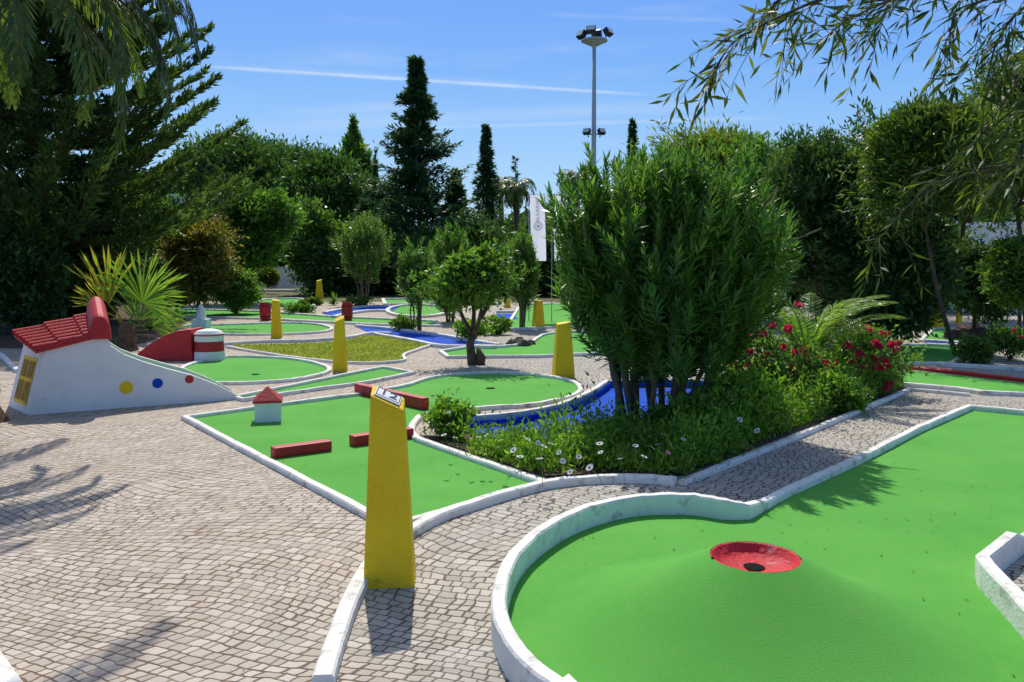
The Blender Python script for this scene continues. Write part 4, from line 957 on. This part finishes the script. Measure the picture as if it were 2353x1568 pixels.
# ------------------------------------------------------------------ flower bed
bedpx = [(962, 1004), (1255, 1100), (1400, 1090), (1545, 1094), (1572, 1096), (2085, 894), (1960, 868), (1760, 880), (1690, 952), (1560, 976), (1440, 994), (1320, 1020), (1180, 1024), (1060, 1008)]
bed = P(bedpx); sheet('flower_bed', bed, .018, M['soil'])
bp2 = [(p.x, p.y) for p in bed]
rs = RS(); nclp = 860; bx_, by_ = sample_poly(bp2, nclp, rs)
def bh(x, y): return .19+.09*np.sin(x*4.1+y*2)*np.sin(y*3.3-x)+.14*np.clip((x-1.5)/.8, 0, 1)
m_ = 74; hx = bh(bx_, by_)*(.5+1.0*rs.random(nclp))
c = np.stack([bx_, by_, hx*.5], 1); Pp = np.repeat(c, m_, 0)+rs.normal(size=(nclp*m_, 3))*np.stack([np.full(nclp*m_, .075), np.full(nclp*m_, .075), np.repeat(hx, m_)*.36], 1)
Pp[:, 2] = np.abs(Pp[:, 2]-.02)+.02
A = nrm(rs.normal(size=Pp.shape)*.7+[0, 0, .8]); N = nrm(rs.normal(size=Pp.shape)+[0, 0, .3]); Ls = .055*(.6+.8*rs.random(len(Pp)))
kin = inpoly(Pp[:, 0], Pp[:, 1], bp2) | ((rs.random(len(Pp)) < .85) & (Pp[:, 1] < 7.2))
o = leafmesh('ground_cover', Pp[kin], A[kin], N[kin], Ls[kin], Ls[kin]*.36, L_['bed']); tag(o, 'leafy daisy ground cover filling the flower bed', 'ground cover', kind='stuff')
# daisies
def daisy():
    mb = MB(); n = 13
    for i in range(n):
        a = 2*PI*i/n; d = Vector((math.cos(a), math.sin(a), .12)); s_ = Vector((-d.y, d.x, 0))
        mb.add([d*.006, d*.022+s_*.0055, d*.034, d*.022-s_*.0055], [(0, 1, 2, 3)])
    return mb
fixed = [(1030, 948), (1046, 1006), (1030, 975), (1020, 1000), (1145, 992), (1118, 1000), (1213, 1010), (1236, 1018), (1250, 1026), (1310, 1085), (1293, 1060), (1500, 1030), (1512, 1022), (1570, 1010), (1640, 982), (1480, 1050), (1285, 1040), (1180, 1035), (1100, 1005), (1380, 1040), (1425, 1055), (1355, 1075), (1700, 965), (1240, 1055), (1195, 1050), (1330, 1050), (1075, 1005), (1460, 1025), (1740, 990), (1535, 1040), (1265, 1020), (1150, 1012), (1378, 1020), (1525, 1000)]
d0 = {}
for i, (px, py) in enumerate(fixed):
    pur = i in (26, 29)
    z = .25+.08*random.random(); q = at(px, py, z); key = 'p' if pur else 'w'
    lab, grp = ('purple daisy bloom among the white ones', 'purple daisies in the flower bed') if pur else ('white daisy bloom standing over the ground cover', 'white daisies in the flower bed')
    if key not in d0:
        e = empty('daisy', (q.x, q.y, z), lab, 'flower', group=grp); daisy().build('petals', M['petal_p' if pur else 'petal_w'], e)
        mb = MB(); mb.lathe([(.008, .002), (.007, .007), (.001, .009)], 8); mb.build('eye', M['eye'], e)
        mb = MB(); mb.tube([(0, 0, 0), (.01, .01, -.1), (0, .01, -.2)], .002, 4); mb.build('stalk', L_['bed'], e); d0[key] = e
    else:
        e = d0[key].copy(); C.objects.link(e); e.location = (q.x, q.y, z)
        for ch in d0[key].children: k_ = ch.copy(); C.objects.link(k_); k_.parent = e
    e.rotation_euler = (random.uniform(-.5, .9), random.uniform(-.6, .6), random.uniform(-.7, .7))
    k_ = random.uniform(.7, 1.0); e.scale = (k_, k_, k_)
# rose bushes
def petals(rs, r):
    n = 30; d = nrm(rs.normal(size=(n, 3))+[0, 0, .4]); return d*r*.3, nrm(d+rs.normal(size=(n, 3))*.4), nrm(rs.normal(size=(n, 3))), np.full(n, r*.8), np.full(n, r*.9)
def rosebush(label, px, py, top, hw, ncl, blooms, br=.05, lm='rose', pm='petal_r', name='rose_bush', L=.06, extra=0):
    q = at(px, py); Y = q.y; rs = RS(); zt = atd(px, top, Y).z; r = hw/F*Y
    e = empty(name, (q.x, Y, 0), label, 'shrub')
    Pp, A, N, Ls, Ws = crown(rs, (r, r*.8, zt*.42), ncl, 26, .15*r, L, L*.5, zc=zt*.55, hollow=.3, inner=.0, bumps=.4); Pp[:, 2] = np.maximum(Pp[:, 2], .05)
    leafmesh('foliage', Pp, A, N, Ls, Ws, L_[lm], e)
    mb = MB()
    for i in range(9):
        a = rs.random()*2*PI; mb.tube([(0, 0, 0), (math.cos(a)*r*.3, math.sin(a)*r*.3, zt*.45), (math.cos(a)*r*.7, math.sin(a)*r*.5, zt*(.7+.25*rs.random()))], [.012, .009, .004], 5)
    mb.build('stems', M['bark'], e)
    b0 = None; pts = []
    for (bx, by) in blooms:
        v = atd(bx, by, Y-r*.95+rs.random()*r*.3); pts.append((v.x-q.x, v.y-Y, v.z))
    for k in range(extra):                       # blooms all over the outside of the bush
        d = nrm(rs.normal(size=3)+np.array([0, -.35, .25])); pts.append((d[0]*r*1.08, d[1]*r*.9, max(.12, zt*.55+d[2]*zt*.46)))
    for pt_ in pts:
        if b0 is None: ob = b0 = leafmesh('bloom', *petals(rs, br), M[pm], e)
        else: ob = b0.copy(); C.objects.link(ob)
        ob.parent = e; ob.location = pt_; ob.rotation_euler = (rs.random()*3, rs.random()*3, rs.random()*3); k_ = .55+.6*rs.random(); ob.scale = (k_,)*3
rosebush('red rose bush right behind the big oleander', 1745, 935, 750, 96, 170, [(1775, 748), (1718, 775), (1740, 840), (1690, 800), (1720, 842), (1810, 755), (1835, 700), (1665, 885), (1800, 800), (1680, 830), (1755, 820)], .052, extra=20)
rosebush('red rose bush at the right end of the flower bed', 1975, 905, 755, 86, 170, [(1960, 800), (2000, 760), (2010, 790), (1975, 815), (1920, 745), (2030, 830), (2040, 885), (2025, 765), (1955, 830), (1925, 735), (2048, 880), (2035, 893), (1990, 820), (1945, 795), (2022, 800), (1985, 840)], .054, extra=24)
rosebush('red rose bush between the two others, in front of the young palm', 1860, 928, 820, 72, 120, [(1870, 928), (1862, 925), (1830, 880), (1895, 860)], .05, extra=14)
rosebush('leafy bright green plant between roses and daisies', 1690, 985, 880, 88, 160, [], lm='bed', name='leafy_plant', L=.09)
rosebush('leafy green plant at the foot of the right rose bush', 1915, 945, 875, 68, 120, [], lm='bed', name='leafy_plant', L=.08)
rosebush('leafy green plant at the foot of the big oleander stems', 1590, 1015, 925, 70, 110, [], lm='bed', name='leafy_plant', L=.08)
rosebush('orange flowered bush behind the fan palm', 470, 705, 555, 66, 110, [(430, 600), (480, 560), (520, 590), (410, 590), (500, 620), (450, 575), (475, 600), (530, 575), (490, 580), (440, 620)], .09, 'mid', 'petal_o', 'flowering_shrub', .13)
rosebush('small leafy plant by the far right lane', 2240, 838, 775, 38, 60, [], lm='mid', name='leafy_plant', L=.07)
rosebush('leafy bush with a few red blooms at the right edge by the rocks', 2320, 830, 745, 48, 80, [(2330, 760), (2345, 775)], lm='rose', name='leafy_plant', L=.07)
rosebush('low plant at the foot of the slim oleander', 930, 762, 735, 26, 40, [], lm='bed', name='leafy_plant', L=.09)
rosebush('low plant right of the small tree trunk', 1140, 770, 732, 26, 40, [], lm='bed', name='leafy_plant', L=.09)
rosebush('low plant behind the small tree trunk', 1085, 785, 740, 36, 50, [], lm='bed', name='leafy_plant', L=.09)
rosebush('low plants left of the small agave', 690, 722, 700, 30, 40, [], lm='mid', name='leafy_plant', L=.1)
rosebush('dark low plants at the pale oleander foot', 825, 705, 682, 30, 40, [], lm='mid', name='leafy_plant', L=.1)
rosebush('dense green mound of leaves at the left end of the flower bed', 1035, 1003, 930, 52, 70, [], lm='bed', name='leafy_plant', L=.06)
q = at(1850, 915); rs = RS()
e = empty('young_palm', (q.x, q.y, 0), 'young feather palm with fresh green fronds among the roses', 'palm')
mb = MB(); mb.lathe([(.07, 0), (.09, .15), (.06, .4), (.02, .5)], 10, jit=.1); mb.build('trunk', M['palmbark'], e)
for i, (az, el) in enumerate(((-.1, 1.0), (.25, .85), (3.0, 1.15), (2.7, 1.2), (1.2, 1.25), (-1.2, 1.3), (1.9, 1.35), (-2.2, 1.2), (.6, 1.25), (-.6, 1.2), (.05, 1.2), (3.3, 1.3), (-.3, 1.3))): frond(e, (0, 0, .45), az, el, 1.2+.2*rs.random(), 'fan', rs, .75, 42, .24, .022, .10)
# grass island
isl = cr(P([(535, 796), (620, 793), (710, 791), (800, 783), (860, 772), (930, 782), (985, 793), (935, 812), (925, 828), (850, 834), (770, 832), (680, 820), (590, 806)]), 4, True)
sheet('grass_island', isl, .010, M['grass_base'])
rs = RS(); n = 12000; gx, gy = sample_poly([(p.x, p.y) for p in isl], n, rs)
Pp = np.stack([gx, gy, np.full(n, .01)], 1); A = nrm(rs.normal(size=(n, 3))*.6+[0, 0, .8]); N = nrm(rs.normal(size=(n, 3))); Ls = .05*(.5+.9*rs.random(n))
o = leafmesh('grass', Pp, A, N, Ls, .013, L_['grass']); tag(o, 'short sunlit grass on the kerbed island', 'grass', kind='stuff')
# fallen leaves on the cobbles and the front green, too many and too small to count
rs = RS(); n = 900; X = rs.uniform(-4, 3.6, n); Yv = rs.uniform(2.6, 11, n)
Pp = np.stack([X, Yv, np.full(n, .017)], 1); a = rs.random(n)*2*PI; A = nrm(np.stack([np.cos(a), np.sin(a), .06*rs.random(n)], 1)); N = nrm(rs.normal(size=(n, 3))*.15+[0, 0, 1])
Ls = .022*(.4+rs.random(n))
o = leafmesh('fallen_leaves', Pp, A, N, Ls, Ls*.4, L_['reddy']); tag(o, 'tiny dry leaves scattered over paving and greens', 'leaf litter', kind='stuff')
# ------------------------------------------------------------------ overhanging willow leaved branches, upper right
rs = RS(); tb = Vector((4.6, 4.3, 0))
wt = empty('willow_leaf_tree', tb, 'tree with long narrow leaves hanging into the upper right', 'tree')
mb = MB(); mb.tube([(0, 0, 0), (.1, 0, 1.5), (-.1, -.1, 2.8), (-.5, -.2, 3.6)], [.16, .13, .11, .08], 10); mb.build('trunk', M['bark2'], wt, smooth=True)
hub = tb+Vector((-.5, -.2, 3.6))
brs = [([(2450, -120, 3.7), (2150, -50, 3.6), (1920, -10, 3.5), (1790, 40, 3.5), (1690, 95, 3.5), (1640, 160, 3.5)], 1),
       ([(2450, -60, 3.9), (2250, -40, 3.8), (2080, -10, 3.8), (1960, 40, 3.7), (1890, 90, 3.7)], 1),
       ([(2450, -180, 4.1), (2100, -120, 4.1), (1900, -70, 4.1), (1800, -10, 4.1), (1740, 50, 4.1)], 1),
       ([(2500, -30, 3.6), (2300, -10, 3.5), (2210, 30, 3.5), (2180, 90, 3.5)], .9),
       ([(2500, 60, 4.1), (2400, 100, 4.1), (2330, 200, 4.0), (2240, 330, 4.0), (2110, 450, 4.0), (2010, 560, 4.0)], .6),
       ([(2500, 100, 3.6), (2410, 160, 3.6), (2370, 260, 3.6), (2340, 380, 3.6)], .8),
       ([(2550, 200, 3.9), (2420, 280, 3.9), (2330, 370, 3.9), (2230, 400, 3.9), (2150, 425, 3.9)], .5),
       ([(2450, -90, 4.2), (2200, -60, 4.2), (2060, 0, 4.2), (2020, 70, 4.2)], .9),
       ([(2480, -40, 3.8), (2350, 20, 3.8), (2290, 100, 3.8), (2270, 180, 3.8)], .9)]
Ps, As, Ls = [], [], []; twb = MB()
for bi, (b, dens) in enumerate(brs):
    pts = cr([atd(*p) for p in b], 6)
    mbb = MB(); mbb.tube([hub-tb, (hub.lerp(pts[0], .5)+Vector((0, 0, .12)))-tb]+[p-tb for p in pts], [.05, .035]+list(np.linspace(.011, .0015, len(pts))), 6); mbb.build('branch', M['bark'], wt, smooth=True)
    for i in range(2, len(pts)):
        if rs.random() < dens:
            p = pts[i]; tg = (pts[i]-pts[i-1]).normalized(); d = (tg*.8+Vector((rs.normal()*.45-.1, rs.normal()*.6, -.15+rs.normal()*.4))).normalized()
            ln = .14+.24*rs.random(); pp = [p.copy()]
            for k in range(6):
                pp.append(pp[-1]+d*ln/6); d = (d+Vector((0, 0, -.10))).normalized()
            twb.tube([v-tb for v in pp], list(np.linspace(.002, .0008, 7)), 4)
            for k in range(1, 7):
                for r_ in range(1 if rs.random() < .4 else 2):
                    dv = (pp[k]-pp[k-1]).normalized(); a = dv+Vector(rs.normal(size=3)*.55)+Vector((0, 0, -.12)); Ps.append(pp[k]-tb); As.append(a.normalized()); Ls.append(.088*(.5+.9*rs.random()))
        if rs.random() < .8:
            a = (pts[i]-pts[i-1]).normalized()+Vector(rs.normal(size=3)*.6)+Vector((0, 0, -.2)); Ps.append(pts[i]-tb); As.append(a.normalized()); Ls.append(.09*(.6+.8*rs.random()))
Ps, As, Ls = np.array(Ps), np.array(As), np.array(Ls)
leafmesh('foliage', Ps, As, nrm(rs.normal(size=Ps.shape)), Ls, Ls*.155, L_['willow'], wt, .15)
twb.build('twigs', M['bark'], wt)
print('FACES', sum(len(o.data.polygons) for o in bpy.data.objects if o.type == 'MESH'))
